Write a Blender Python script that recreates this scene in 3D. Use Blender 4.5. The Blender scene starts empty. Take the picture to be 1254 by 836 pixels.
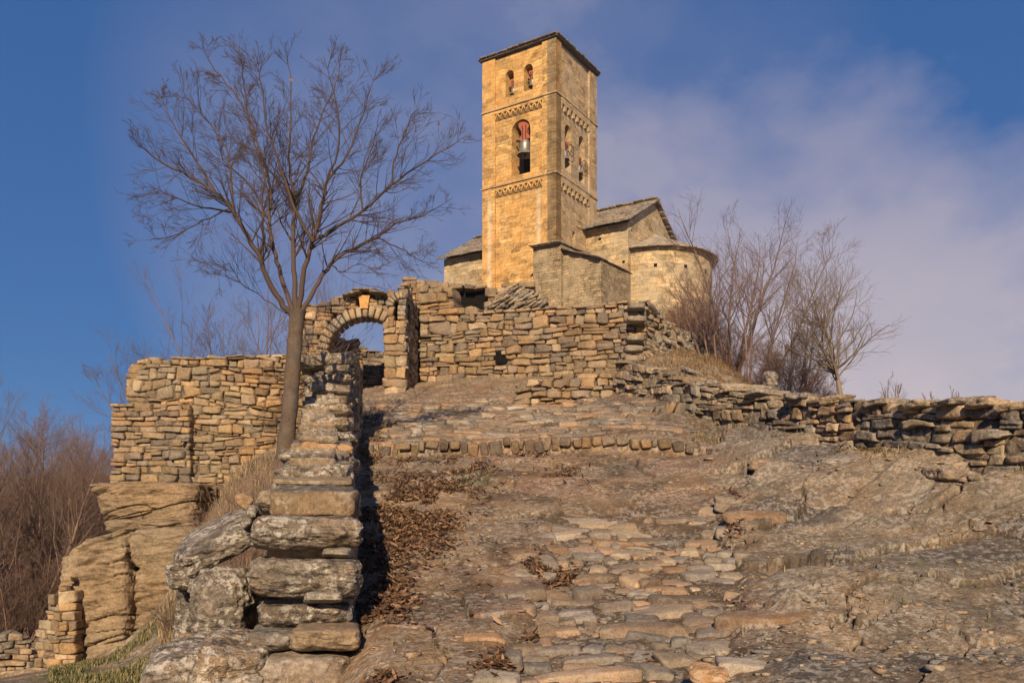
import bpy, math, random
import numpy as np
from mathutils import Vector
F, H0, CX, CZ = 1050.0, 640.0, 627.0, 1.5      # lens in photo pixels, horizon row, centre column, eye height
def P(px, py, Y): return np.array([(px-CX)/F*Y, Y, CZ+(H0-py)/F*Y])
R = math.radians
rnd = random.Random(7)
RG = np.random.default_rng(11)
scene = bpy.context.scene
COL = scene.collection

# ------------------------------------------------------------------ noise
def _h(ix, iy, iz, s):
    n = (ix.astype(np.int64)*374761393 + iy.astype(np.int64)*668265263 + iz.astype(np.int64)*2147483647 + s*144665) & 0xffffffff
    n = ((n ^ (n >> 13))*1274126177) & 0xffffffff
    n = ((n ^ (n >> 16))*2246822519) & 0xffffffff
    return ((n ^ (n >> 15)) & 0xffffff)/float(0xffffff)
def vnoise(p, s=0):
    i = np.floor(p).astype(np.int64); f = p-i; f = f*f*(3-2*f)
    x, y, z = i[..., 0], i[..., 1], i[..., 2]; fx, fy, fz = f[..., 0], f[..., 1], f[..., 2]
    def c(a, b, d): return _h(x+a, y+b, z+d, s)
    l = lambda a, b, t: a+(b-a)*t
    return l(l(l(c(0,0,0), c(1,0,0), fx), l(c(0,1,0), c(1,1,0), fx), fy),
             l(l(c(0,0,1), c(1,0,1), fx), l(c(0,1,1), c(1,1,1), fx), fy), fz)
def fbm(p, o=4, s=0, g=.5):
    a, t, n = 1., 0., 0.
    for k in range(o):
        t = t+a*vnoise(p*(2.03**k)+k*17.3, s+k); n += a; a *= g
    return t/n-.5
def fb2(x, y, o=4, s=0, g=.5): return fbm(np.stack([x, y, np.zeros_like(x)], -1), o, s, g)
def worley(x, y, s=0):
    ix, iy = np.floor(x).astype(np.int64), np.floor(y).astype(np.int64)
    F1 = np.full(x.shape, 9.); F2 = np.full(x.shape, 9.); cid = np.zeros(x.shape); ox = np.zeros(x.shape); oy = np.zeros(x.shape)
    z = np.zeros_like(ix)
    for a in (-1, 0, 1):
        for b in (-1, 0, 1):
            cx, cy = ix+a, iy+b
            qx = cx+.12+.76*_h(cx, cy, z, s); qy = cy+.12+.76*_h(cx, cy, z, s+1)
            d = np.hypot(x-qx, y-qy); m = d < F1
            F2 = np.where(m, F1, np.minimum(F2, d)); cid = np.where(m, _h(cx, cy, z, s+2), cid)
            ox = np.where(m, x-qx, ox); oy = np.where(m, y-qy, oy); F1 = np.where(m, d, F1)
    return F1, F2, cid, ox, oy
def sst(x, a, b):
    t = np.clip((x-a)/(b-a), 0, 1); return t*t*(3-2*t)

# ------------------------------------------------------------------ object helpers
def link(o, parent=None):
    COL.objects.link(o)
    if parent is not None: o.parent = parent
    return o
def tag(o, label=None, cat=None, group=None, kind=None):
    if label: o['label'] = label
    if cat: o['category'] = cat
    if group: o['group'] = group
    if kind: o['kind'] = kind
    return o
def empty(name, loc, label=None, cat=None, group=None):
    o = bpy.data.objects.new(name, None); o.location = tuple(float(c) for c in loc); link(o)
    o.empty_display_size = .2
    return tag(o, label, cat, group)
def wloc(o):
    v = Vector((0, 0, 0))
    while o is not None: v = v+o.location; o = o.parent
    return v
def mesh(name, V, Fa, mat, parent=None, origin=None, col=None, smooth=False, uv=None):
    """V world-space (N,3); Fa list of faces or (M,k) array; stored relative to origin / parent"""
    V = np.asarray(V, dtype=np.float64)
    if parent is not None: off = np.array(wloc(parent)); org = np.zeros(3)
    else:
        org = np.array(origin if origin is not None else [V[:, 0].mean(), V[:, 1].mean(), V[:, 2].min()], dtype=float); off = org
    me = bpy.data.meshes.new(name)
    if isinstance(Fa, np.ndarray):
        n, k = Fa.shape
        me.vertices.add(len(V)); me.vertices.foreach_set('co', (V-off).astype(np.float32).ravel())
        me.loops.add(n*k); me.loops.foreach_set('vertex_index', Fa.astype(np.int32).ravel())
        me.polygons.add(n); me.polygons.foreach_set('loop_start', np.arange(0, n*k, k, dtype=np.int32))
        me.update(calc_edges=True)
    else:
        me.from_pydata((V-off).tolist(), [], Fa); me.update()
    if col is not None:
        a = me.color_attributes.new('Col', 'FLOAT_COLOR', 'POINT')
        c = np.ones((len(V), 4), np.float32); c[:, :3] = np.clip(col, 0, 1); a.data.foreach_set('color', c.ravel())
    if smooth: me.polygons.foreach_set('use_smooth', np.ones(len(me.polygons), bool))
    if uv is not None:
        l = me.uv_layers.new(name='UVMap'); l.data.foreach_set('uv', np.asarray(uv, np.float32).ravel())
    me.materials.append(mat)
    o = bpy.data.objects.new(name, me); o.location = tuple(org)
    return link(o, parent)
class MB:
    def __init__(s): s.V = []; s.Q = []; s.n = 0; s.C = []
    def add(s, V, Q, c=None):
        V = np.asarray(V, float); s.V.append(V)
        for q in (Q.tolist() if isinstance(Q, np.ndarray) else Q): s.Q.append(tuple(int(i)+s.n for i in q))
        s.C.append(np.tile(np.asarray(c if c is not None else (1, 1, 1), float), (len(V), 1)) if c is None or np.ndim(c) == 1 else c)
        s.n += len(V)
    def arr(s): return np.concatenate(s.V), s.Q, np.concatenate(s.C)
    def build(s, name, mat, parent=None, origin=None, smooth=False):
        V, Q, C = s.arr()
        if len({len(q) for q in Q}) == 1: Q = np.array(Q)
        return mesh(name, V, Q, mat, parent, origin, C, smooth)

# ------------------------------------------------------------------ materials
def nm(name):
    m = bpy.data.materials.new(name); m.use_nodes = True; nt = m.node_tree; nt.nodes.clear()
    o = nt.nodes.new('ShaderNodeOutputMaterial'); b = nt.nodes.new('ShaderNodeBsdfPrincipled')
    b.inputs['Specular IOR Level'].default_value = .25
    nt.links.new(b.outputs[0], o.inputs[0]); return m, nt, b
def nd(nt, t, **k):
    n = nt.nodes.new(t)
    for a, v in k.items():
        if a in n.inputs: n.inputs[a].default_value = v
        else: setattr(n, a, v)
    return n
def noise(nt, vec, scale, det=4, rough=.55):
    n = nt.nodes.new('ShaderNodeTexNoise'); n.inputs['Scale'].default_value = scale
    n.inputs['Detail'].default_value = det; n.inputs['Roughness'].default_value = rough
    nt.links.new(vec, n.inputs['Vector']); return n.outputs[0]
def ramp(nt, fac, stops):
    r = nt.nodes.new('ShaderNodeValToRGB'); e = r.color_ramp.elements
    while len(e) < len(stops): e.new(.5)
    for i, (p, c) in enumerate(stops):
        e[i].position = p; e[i].color = (c, c, c, 1) if not hasattr(c, '__len__') else (*c, 1)
    nt.links.new(fac, r.inputs[0]); return r.outputs[0]
def mix(nt, fac, a, b, mode='MIX'):
    n = nt.nodes.new('ShaderNodeMix'); n.data_type = 'RGBA'; n.blend_type = mode
    for s, v in ((n.inputs[0], fac), (n.inputs[6], a), (n.inputs[7], b)):
        if isinstance(v, (int, float)): s.default_value = v
        elif isinstance(v, tuple): s.default_value = (*v, 1)
        else: nt.links.new(v, s)
    return n.outputs[2]
def bump(nt, b, h, strength, dist, prev=None):
    n = nt.nodes.new('ShaderNodeBump'); n.inputs['Strength'].default_value = strength; n.inputs['Distance'].default_value = dist
    nt.links.new(h, n.inputs['Height'])
    if prev is not None: nt.links.new(prev, n.inputs['Normal'])
    nt.links.new(n.outputs[0], b.inputs['Normal']); return n.outputs[0]
def rock_mat(name, s1=5., s2=38., var=.5, lichen=0., bs=.6, bd=.02, streak=0.):
    m, nt, b = nm(name); g = nt.nodes.new('ShaderNodeNewGeometry').outputs['Position']
    at = nd(nt, 'ShaderNodeAttribute', attribute_name='Col').outputs[0]
    n1 = noise(nt, g, s1, 5, .6); n2 = noise(nt, g, s2, 5, .65)
    v1 = ramp(nt, n1, [(.3, 1-var*.8), (.7, 1+var*.55)]); v2 = ramp(nt, n2, [(.28, 1-var*.9), (.5, 1.), (.75, 1+var*.6)])
    c = mix(nt, 1., at, v1, 'MULTIPLY'); c = mix(nt, 1., c, v2, 'MULTIPLY')
    n5 = noise(nt, g, s2*3.1, 3, .7); c = mix(nt, 1., c, ramp(nt, n5, [(.30, .45), (.44, .95), (.58, 1.), (.72, 1.65)]), 'MULTIPLY')
    n3 = noise(nt, g, s1*.37, 3, .5)                       # warm / grey drift of the stone
    c = mix(nt, ramp(nt, n3, [(.42, 0.), (.62, .35)]), c, mix(nt, 1., c, (1.25, .92, .62), 'MULTIPLY'))
    if lichen:
        l = noise(nt, g, 16., 7, .72); l2 = noise(nt, g, 2.6, 3, .5)
        lm = mix(nt, 1., ramp(nt, l, [(.50, 0.), (.54, 1.)]), ramp(nt, l2, [(.36, 0.), (.52, 1.)]), 'MULTIPLY')
        lm = mix(nt, 1., lm, (lichen,)*3, 'MULTIPLY')
        c = mix(nt, mix(nt, 1., lm, (.8, .8, .8), 'MULTIPLY'), c, (.50, .45, .38))
        l = noise(nt, g, 24.3, 6, .7)
        c = mix(nt, mix(nt, 1., ramp(nt, l, [(.60, 0.), (.64, 1.)]), (lichen*.6,)*3, 'MULTIPLY'), c, (.40, .27, .10))
        l = noise(nt, g, 9.3, 6, .75)
        c = mix(nt, mix(nt, 1., ramp(nt, l, [(.55, 0.), (.62, 1.)]), (lichen*.75,)*3, 'MULTIPLY'), c, (.06, .05, .042))
    nt.links.new(c, b.inputs['Base Color']); b.inputs['Roughness'].default_value = .92
    p = bump(nt, b, n1, bs*.7, bd*3); bump(nt, b, n2, bs, bd, p)
    if streak:
        wn = nt.nodes.new('ShaderNodeTexNoise'); wn.inputs['Scale'].default_value = 2.2; nt.links.new(g, wn.inputs['Vector']); wa = nt.nodes.new('ShaderNodeVectorMath'); wa.operation = 'MULTIPLY_ADD'; nt.links.new(wn.outputs['Color'], wa.inputs[0]); wa.inputs[1].default_value = (.35, .35, .22); nt.links.new(g, wa.inputs[2]); g2 = wa.outputs[0]
        mp = nt.nodes.new('ShaderNodeMapping'); nt.links.new(g2, mp.inputs[0]); mp.inputs['Scale'].default_value = (2.2, 2.2, 12); mp.inputs['Rotation'].default_value = (.12, .2, 0)
        n4 = noise(nt, mp.outputs[0], 1.6, 6, .65)
        bump(nt, b, n4, streak, bd*4, p)
        c = mix(nt, 1., c, ramp(nt, n4, [(.34, .42), (.47, .95), (.7, 1.25)]), 'MULTIPLY'); nt.links.new(c, b.inputs['Base Color'])
    return m
def plain(name, c, rough=.8, sc=20, var=.3, metal=0., bs=.2, bd=.01):
    m, nt, b = nm(name); g = nt.nodes.new('ShaderNodeNewGeometry').outputs['Position']
    n = noise(nt, g, sc, 4); nt.links.new(mix(nt, 1., c, ramp(nt, n, [(.3, 1-var), (.7, 1+var)]), 'MULTIPLY'), b.inputs['Base Color'])
    b.inputs['Roughness'].default_value = rough; b.inputs['Metallic'].default_value = metal; bump(nt, b, n, bs, bd); return m
def attr_mat(name, rough=.85, trans=0.):
    m, nt, b = nm(name); at = nd(nt, 'ShaderNodeAttribute', attribute_name='Col').outputs[0]
    nt.links.new(at, b.inputs['Base Color']); b.inputs['Roughness'].default_value = rough; return m
def ashlar(name, c1, c2, bw, bh, mortar, stain=.5, old=None, bs=.5, streaks=()):
    """coursed cut stone in UV metres"""
    m, nt, b = nm(name); uv = nt.nodes.new('ShaderNodeUVMap').outputs[0]; g = nt.nodes.new('ShaderNodeNewGeometry').outputs['Position']
    w = noise(nt, g, 1.1, 3); wv = nt.nodes.new('ShaderNodeVectorMath'); wv.operation = 'MULTIPLY_ADD'
    cw = nt.nodes.new('ShaderNodeCombineXYZ'); nt.links.new(w, cw.inputs[0]); nt.links.new(noise(nt, g, 2.3, 3), cw.inputs[1])
    nt.links.new(cw.outputs[0], wv.inputs[0]); wv.inputs[1].default_value = (.22, .13, 0); nt.links.new(uv, wv.inputs[2])
    br = nt.nodes.new('ShaderNodeTexBrick'); nt.links.new(wv.outputs[0], br.inputs['Vector'])
    br.inputs['Color1'].default_value = (*c1, 1); br.inputs['Color2'].default_value = (*c2, 1); br.inputs['Mortar'].default_value = (*mortar, 1)
    br.inputs['Scale'].default_value = 1; br.inputs['Mortar Size'].default_value = .013; br.inputs['Mortar Smooth'].default_value = .4
    br.inputs['Brick Width'].default_value = bw; br.inputs['Row Height'].default_value = bh; br.offset = .43; br.squash = .8; br.squash_frequency = 3
    vo = nt.nodes.new('ShaderNodeTexVoronoi'); mp = nt.nodes.new('ShaderNodeMapping'); nt.links.new(uv, mp.inputs[0])
    mp.inputs['Scale'].default_value = (1/bw*.8, 1/bh*.8, 1); nt.links.new(mp.outputs[0], vo.inputs['Vector']); vo.inputs['Scale'].default_value = 1
    sp = nt.nodes.new('ShaderNodeSeparateColor'); nt.links.new(vo.outputs['Color'], sp.inputs[0])
    c = mix(nt, 1., br.outputs[0], ramp(nt, sp.outputs[0], [(0., .60), (.35, .9), (.7, 1.05), (1., 1.38)]), 'MULTIPLY')
    n1 = noise(nt, g, .8, 6, .65); n2 = noise(nt, g, 14, 5, .6)
    c = mix(nt, 1., c, ramp(nt, n2, [(.3, .72), (.7, 1.22)]), 'MULTIPLY')
    if old: c = mix(nt, ramp(nt, n1, [(.42, 0.), (.62, stain)]), c, old)
    if streaks:      # pale lime runs down the corner strips
        s2 = nt.nodes.new('ShaderNodeSeparateXYZ'); nt.links.new(uv, s2.inputs[0]); mk = None
        def mm(op, a, b_=None):
            n_ = nt.nodes.new('ShaderNodeMath'); n_.operation = op; n_.use_clamp = op == 'SUBTRACT_'
            for i_, v_ in enumerate((a, b_)):
                if v_ is None: continue
                if isinstance(v_, (int, float)): n_.inputs[i_].default_value = v_
                else: nt.links.new(v_, n_.inputs[i_])
            return n_.outputs[0]
        for u_ in streaks:
            d_ = mm('ABSOLUTE', mm('SUBTRACT', s2.outputs[0], u_)); d_ = mm('ADD', d_, mm('MULTIPLY', mm('SUBTRACT', n2, .5), .25)); r_ = ramp(nt, d_, [(.05, .62), (.16, 0.)])
            mk = r_ if mk is None else mm('ADD', mk, r_)
        mk = mm('MULTIPLY', mk, ramp(nt, mm('MULTIPLY', s2.outputs[1], .05), [(.80, 1.), (.85, 0.)]))
        c = mix(nt, mk, c, (.60, .50, .36))
    dk = noise(nt, g, 2.4, 6, .7); c = mix(nt, 1., c, ramp(nt, dk, [(.34, .62), (.5, 1.), (.68, 1.12)]), 'MULTIPLY')
    nt.links.new(c, b.inputs['Base Color']); b.inputs['Roughness'].default_value = .9
    p = bump(nt, b, br.outputs['Fac'], -bs, .03); bump(nt, b, n2, .5, .03, p); return m

M = {}
M['ground'] = rock_mat('ground_rock', 3., 34., .42, lichen=.45, bs=.8, bd=.02)
M['wall'] = rock_mat('wall_stone', 4., 30., .45, lichen=.35, bs=.7, bd=.018)
M['wall_warm'] = rock_mat('wall_stone_warm', 4., 30., .40, lichen=.1, bs=.7, bd=.018)
M['boulder'] = rock_mat('boulder_schist', 5., 30., .5, lichen=1., bs=1., bd=.04, streak=.6)
M['cliff'] = rock_mat('cliff_sandstone', 1.6, 22., .35, lichen=0., bs=.8, bd=.03, streak=.45)
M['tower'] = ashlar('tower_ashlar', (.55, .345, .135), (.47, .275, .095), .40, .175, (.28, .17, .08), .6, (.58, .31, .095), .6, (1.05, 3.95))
M['tower_dark'] = ashlar('tower_ashlar_dark', (.44, .31, .17), (.36, .25, .13), .40, .175, (.20, .13, .07), .75, (.38, .29, .19), .7)  # darker, greyer tower stone: right and rear faces, string courses, corbel frieze
M['nave'] = ashlar('nave_stone', (.46, .34, .19), (.36, .25, .13), .48, .2, (.20, .14, .08), .6, (.40, .33, .22), .7)
M['annex'] = ashlar('annex_stone', (.35, .255, .14), (.24, .17, .095), .33, .14, (.10, .075, .05), .6, (.33, .265, .17), .9)
M['slate'] = rock_mat('roof_slab', 3., 20., .5, lichen=.5)
M['path'] = rock_mat('path_stone', 3., 34., .38, lichen=.18, bs=.7, bd=.012)
M['trunkbark'] = rock_mat('trunk_bark', 8., 60., .35, bs=.8, bd=.012)
M['roofdark'] = plain('dark_roof_slab', (.10, .085, .07), .9, 5, .3)
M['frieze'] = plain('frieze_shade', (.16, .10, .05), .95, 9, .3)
M['hole'] = plain('shaded_hole', (.006, .005, .004), 1., 5, .2)  # near-black colour stands in for the shade inside openings
M['bark'] = attr_mat('bark_twigs')
M['bronze'] = plain('bell_bronze', (.30, .27, .22), .45, 9, .35, .6)
M['yoke'] = plain('yoke_red_wood', (.36, .10, .05), .8, 12, .35)
M['iron'] = plain('iron', (.06, .05, .05), .6, 30, .3, .6)
M['tablet'] = plain('orange_sandstone', (.48, .25, .09), .85, 14, .25)
M['leaf'] = attr_mat('dead_leaf')
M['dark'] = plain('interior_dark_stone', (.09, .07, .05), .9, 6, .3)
# ------------------------------------------------------------------ terrain
GC = np.array([-4000, -600, 0, 150, 300, 400, 448, 560, 700, 850, 1000, 1254, 1600, 4500], float)
GR = [(-40, [-6]*14),
 (-8, [-3.6,-3.2,-2.6,-2.5,-2.4,-2.2,-2.2,-2.2,-2.2,-2.2,-2.2,-2.2,-2.3,-3.6]),
 (0, [-3,-2.6,-2.2,-2,-1.9,-1.6,-1.5,-1.5,-1.5,-1.5,-1.5,-1.5,-1.6,-3]),
 (4, [-3,-2.5,-1.8,-1.7,-1.65,-1.4,-1.12,-1.1,-1.07,-1.05,-1.0,-.95,-.9,-2]),
 (5, [-3,-2.5,-1.7,-1.65,-1.6,-1.3,-.95,-.93,-.93,-.92,-.88,-.82,-.7,-2]),
 (6.5, [-3,-2.5,-1.65,-1.6,-1.5,-1.1,-.7,-.7,-.68,-.65,-.62,-.5,-.3,-2]),
 (8, [-3,-2.5,-1.65,-1.6,-1.5,-.9,-.4,-.42,-.42,-.4,-.3,-.05,.05,-2]),
 (9.3, [-3.2,-2.6,-1.7,-1.6,-1.1,-.2,-.12,-.12,-.12,-.05,.12,.5,.5,-2]),
 (11, [-3.4,-2.8,-2.0,-1.6,.2,.5,.4,.42,.42,.50,.68,.9,.8,-2.5]),
 (13, [-3.6,-3,-2.4,-2.2,.9,1.0,.98,1.0,1.02,1.12,1.2,1.0,.6,-3]),
 (16, [-4,-3.5,-2.6,-2.1,1.5,1.6,1.78,1.83,1.9,2.25,1.75,.6,0,-4]),
 (18, [-4.2,-3.8,-2.7,-2.0,2.0,2.2,2.3,2.42,2.4,3.3,2.2,.3,-.5,-4.5]),
 (20, [-4.5,-4,-2.9,-2,2.6,2.9,2.95,3.05,3.3,3.95,2.5,0,-1,-5]),
 (24, [-5,-4.6,-3.4,-2.6,2.2,3.0,3.3,4.9,5.1,4.55,2.4,-1,-2.5,-6]),
 (35, [-7,-6.5,-5,-2,2,3.5,6.,7.9,8.3,6.4,3.2,-2,-5,-9]),
 (45, [-9,-8.5,-7,-3,2,4,8,10,10.2,8.6,3.,-5,-8,-12]),
 (60, [-13,-12,-11,-8,-2,2,5,8,8.5,6,0,-9,-12,-16]),
 (110, [-24]*14), (250, [-10,-6,-2,-4,-8,-12,-20,-24,-26,-26,-26,-26,-26,-26]),
 (420, [10,14,22,26,24,20,14,8,2,0,0,0,0,0]), (900, [10]*14)]
gy = np.array([r[0] for r in GR], float); gt = np.array([r[1] for r in GR], float)
fy = np.concatenate([np.arange(-40, 60, .25), np.arange(60, 900, 10.)])
fx = np.arange(-4000, 4501, 25.)
tab = np.array([np.interp(fy, gy, gt[:, k]) for k in range(14)]).T
tab = np.array([np.interp(fx, GC, row) for row in tab])
def blur(a, n, ax):
    k = np.ones(n)/n
    return np.apply_along_axis(lambda v: np.convolve(np.pad(v, n//2, 'edge'), k, 'valid'), ax, a)
tab = blur(blur(tab, 5, 0), 3, 1)
def base_z(x, y):
    x = np.asarray(x, float); y = np.asarray(y, float)
    s = np.clip(x/np.maximum(y, 4.)*F+CX, -3999, 4499)
    iy = np.clip(np.interp(y, fy, np.arange(len(fy))), 0, len(fy)-1.001); ix = (s+4000)/25
    ix = np.clip(ix, 0, len(fx)-1.001); a, b = iy.astype(int), ix.astype(int); u, v = iy-a, ix-b
    z = tab[a, b]*(1-u)*(1-v)+tab[a+1, b]*u*(1-v)+tab[a, b+1]*(1-u)*v+tab[a+1, b+1]*u*v
    kerb = 13.05+.12*np.sin(x*1.3)-.10*(x+1)       # the row of upright stones crossing the path
    lat = sst(s, 425, 450)*(1-sst(s, 800, 900)); far = 1-sst(y, 21, 24)
    return z+CZ-.06+.20*lat*far*sst(y-kerb, -.05, .06)
def ground(x, y, detail=True):
    x = np.asarray(x, float); y = np.asarray(y, float); z = base_z(x, y)
    s = x/np.maximum(y, 4.)*F+CX
    near = 1-sst(y, 24, 45)
    wx = x+.5*fb2(x*.9, y*.9, 3, 5); wy = y+.5*fb2(x*.9, y*.9, 3, 9)
    big = fb2(x*.55, y*.55, 4, 21)
    # masks
    edge = fb2(x*1.7, y*1.7, 3, 31)*120
    cobA = sst(s+edge*.6-(600+(y-5)*14), 0, 40)*(1-sst(s+edge*.5, 890, 915))*(1-sst(y+edge*.012, 9.6, 10.6))
    left = (1-sst(s+edge*.5, 560, 640))*(1-sst(y, 11.5, 12.5))
    cobB = sst(y, 13.1, 13.4)*(1-sst(s+edge*.4, 860, 930))*(1-sst(y+edge*.02, 17.2, 18.2))*.8
    cob = np.clip(np.maximum(cobA, cobB), 0, 1)*sst(s, 436, 450)
    rightm = sst(s+edge*.7+(y-8)*10, 880, 960)*sst(y, -4, 2)
    # cobbles
    kx, ky = 3.3, 5.0
    wa = .5*fb2(x*1.6, y*1.6, 3, 13); ca, sa = .97, .22
    qx, qy = (wx*ca+wy*sa)*kx+wa, (-wx*sa+wy*ca)*ky+wa
    F1, F2, cid, ox, oy = worley(qx, qy, 41)
    e = F2-F1; body = sst(e, .02, .15)
    present = (cid > .10)
    hc = present*body*(.028+.034*cid+.05*ox*(cid-.4)-.012*oy)+.022*fb2(x*12, y*12, 4, 3, .6)+.05*fb2(x*3, y*3, 3, 4)
    # big slabs of worn bedrock
    G1, G2, gid, gx, gyy = worley(wx*.95+3.3, wy*1.15+.7, 71)
    crack = sst(G2-G1, .0, .035)
    hs = .07*crack+.10*gid+.14*(gx*(gid-.5))+.05*fb2(x*3.2, y*3.2, 6, 8, .66)
    # tilted beds on the right
    K1, K2, kid, kx2, ky2 = worley(wx*.45+wy*.35+.6*fb2(x*2.2, y*2.2, 4, 57), wy*.8-wx*.35+.6*fb2(x*2.2, y*2.2, 4, 58), 63); kcr = sst(K2-K1, .0, .03)
    t = (wx*.60+wy*.80)+.8*fb2(x*.7, y*.7, 4, 55)
    fr = t*.95-np.floor(t*.95); bed = np.where(fr < .93, fr/.93, (1-fr)/.07)
    t2 = (wx*-.35+wy*.93)+.5*fb2(x*.9, y*.9, 3, 65); fr2 = t2*1.9-np.floor(t2*1.9); bed2 = np.where(fr2 < .9, fr2/.9, (1-fr2)/.1)
    act = sst(fb2(x*.35, y*.35, 2, 77), -.12, .08)
    hr = .20*bed*act+.07*bed2*(1-act*.5)+.20*fb2(x*.9, y*1.1, 3, 88, .5)+.030*fb2(x*7, y*11, 5, 19, .7)+.10*kcr+.20*kid+.34*kx2*(kid-.5)+.2*ky2*(kid*7%1-.5)-.14
    up = sst(y, 10.2, 11)*(1-sst(y, 12.5, 13.2))*(1-rightm)
    z = z+near*(cob*(hc*.35-.02)+(1-cob)*(1-rightm)*hs*.75+rightm*hr*1.0+.10*big)
    if not detail: return z
    # colour of the ground itself
    N = x.size; c = np.zeros(x.shape+(3,))
    def L(a, b, t): return np.asarray(a)*(1-t[..., None])+np.asarray(b)*t[..., None]
    soil = L((.085, .060, .038), (.14, .098, .064), vnoise(np.stack([x*6, y*6, x*0], -1), 2))
    pal = np.array([(.29,.21,.14),(.26,.21,.155),(.31,.205,.135),(.225,.195,.16),(.34,.26,.175),(.27,.195,.13),(.24,.205,.17),(.35,.225,.13)])
    pc = pal[(cid*7919 % 8).astype(int)]*(.82+.4*((cid*131) % 1))[..., None]
    cc = soil*.9+pc*.12
    sc_ = np.array([(.29,.21,.135),(.265,.195,.135),(.30,.215,.14),(.295,.195,.135)])[(gid*997 % 4).astype(int)]
    cs = soil*(1-crack[..., None])+sc_*crack[..., None]
    gvl = sst(fb2(x*2.2, y*2.2, 4, 91), .05, .13)[..., None]; cs = cs*(1-gvl*.7)+soil*gvl*.7
    cr = L((.25, .195, .135), (.13, .108, .09), sst(fb2(x*.7, y*1.3, 4, 101), -.06, .08))
    cr = L(cr, (.33, .25, .17), sst(fb2(x*1.3, y*1.3, 5, 111), .0, .12)*.75); cr = cr*(.80+.36*kid[..., None])*np.array([.95, 1.0, 1.06]); cr = soil*.75*(1-kcr[..., None])+cr*kcr[..., None]
    m = cob[..., None]; r = rightm[..., None]
    c = (m*cc+(1-m)*(1-r)*cs+(1-m)*r*cr)*np.array([.76, .725, .68])
    spk = vnoise(np.stack([x*45, y*45, x*0], -1), 6); c = np.where((spk > .83)[..., None], c*1.55, c); c = np.where((spk < .15)[..., None], c*.62, c)
    # left meadow and hillsides
    lm = (1-sst(s, 330, 400))*1.0; gr = sst(fb2(x*.9, y*.9, 3, 121), -.02, .1)
    cl = L((.20, .145, .085), (.105, .11, .04), gr*.8*(1-sst(y+s*.004, 9.4, 10.4)))
    c = c*(1-lm[..., None])+cl*lm[..., None]
    mound = sst(y, 15, 17)*sst(s, 780, 830); c = L(c, (.17, .11, .055), mound*.8)
    far = sst(y, 60, 120); c = L(c, (.085, .065, .045), far)
    dirt = sst(y, 17.3, 18.6)*(1-sst(s, 800, 850)); c = L(c, (.22, .15, .09), dirt*.75)
    return z, c
def gz(x, y): return float(ground(np.array([float(x)]), np.array([float(y)]), False)[0])

px = np.concatenate([np.arange(-4000, -200, 200), np.arange(-200, 0, 10), np.arange(0, 430, 4), np.arange(430, 1260, 1.7), np.arange(1260, 1460, 8), np.arange(1460, 4501, 200)])
ys = [-40, -30, -20, -12, -6, -3, -1, 0, 1, 2, 2.6, 3.1, 3.5]
y = 3.9
while y < 22: ys.append(y); y += max(.010, .0021*y*(1.0 if y < 9 else 1.05))
while y < 60: ys.append(y); y += .45
while y < 900: ys.append(y); y *= 1.07
ys = np.array(ys)
PX, PY = np.meshgrid(px, ys); GX = (PX-CX)/F*np.maximum(PY, 4.); GY = PY
ZZ, CC = ground(GX, GY)
nr, nc = GX.shape; idx = np.arange(nr*nc).reshape(nr, nc)
Q = np.stack([idx[:-1, :-1], idx[:-1, 1:], idx[1:, 1:], idx[1:, :-1]], -1).reshape(-1, 4)
g = mesh('ground', np.stack([GX, GY, ZZ], -1).reshape(-1, 3), Q, M['ground'], origin=(0, 0, 0), col=CC.reshape(-1, 3), smooth=True)
tag(g, kind='structure')

# ------------------------------------------------------------------ stones
def cube_tpl(n, k=6.):
    """points on a rounded box, quads"""
    t = np.linspace(-1, 1, n+1); t = np.sign(t)*np.abs(t)**(.55 if n <= 7 else 1.); V = []; Q = []; ids = {}
    def vid(p):
        key = tuple(np.round(p, 5))
        if key not in ids: ids[key] = len(V); V.append(p)
        return ids[key]
    for ax in range(3):
        for sg in (-1, 1):
            for i in range(n):
                for j in range(n):
                    q = []
                    for a, b in ((i, j), (i+1, j), (i+1, j+1), (i, j+1)):
                        p = [0, 0, 0]; p[ax] = sg; p[(ax+1) % 3] = t[a]; p[(ax+2) % 3] = t[b]; q.append(vid(p))
                    Q.append(q if sg > 0 else q[::-1])
    V = np.array(V, float); r = (np.abs(V)**k).sum(1)**(1/k)
    return V/r[:, None], np.array(Q)
TPL = {}
def tpl(n, k=6.):
    if (n, k) not in TPL: TPL[(n, k)] = cube_tpl(n, k)
    return TPL[(n, k)]
PAL = {
 'grey': np.array([(.27,.205,.13),(.22,.18,.135),(.30,.225,.14),(.19,.165,.135),(.33,.255,.165),(.31,.215,.13),(.16,.135,.11),(.27,.23,.18)]),
 'warm': np.array([(.34,.25,.14),(.30,.215,.13),(.35,.24,.13),(.25,.205,.145),(.40,.315,.20),(.31,.235,.14),(.27,.20,.125),(.38,.255,.13),(.31,.235,.15),(.24,.185,.13)]),
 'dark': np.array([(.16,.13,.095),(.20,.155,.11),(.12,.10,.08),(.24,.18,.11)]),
 'mixed': np.array([(.27,.215,.15),(.31,.235,.14),(.22,.18,.14),(.35,.24,.135),(.36,.28,.19),(.19,.155,.12),(.28,.21,.13),(.31,.22,.12)])}
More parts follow.
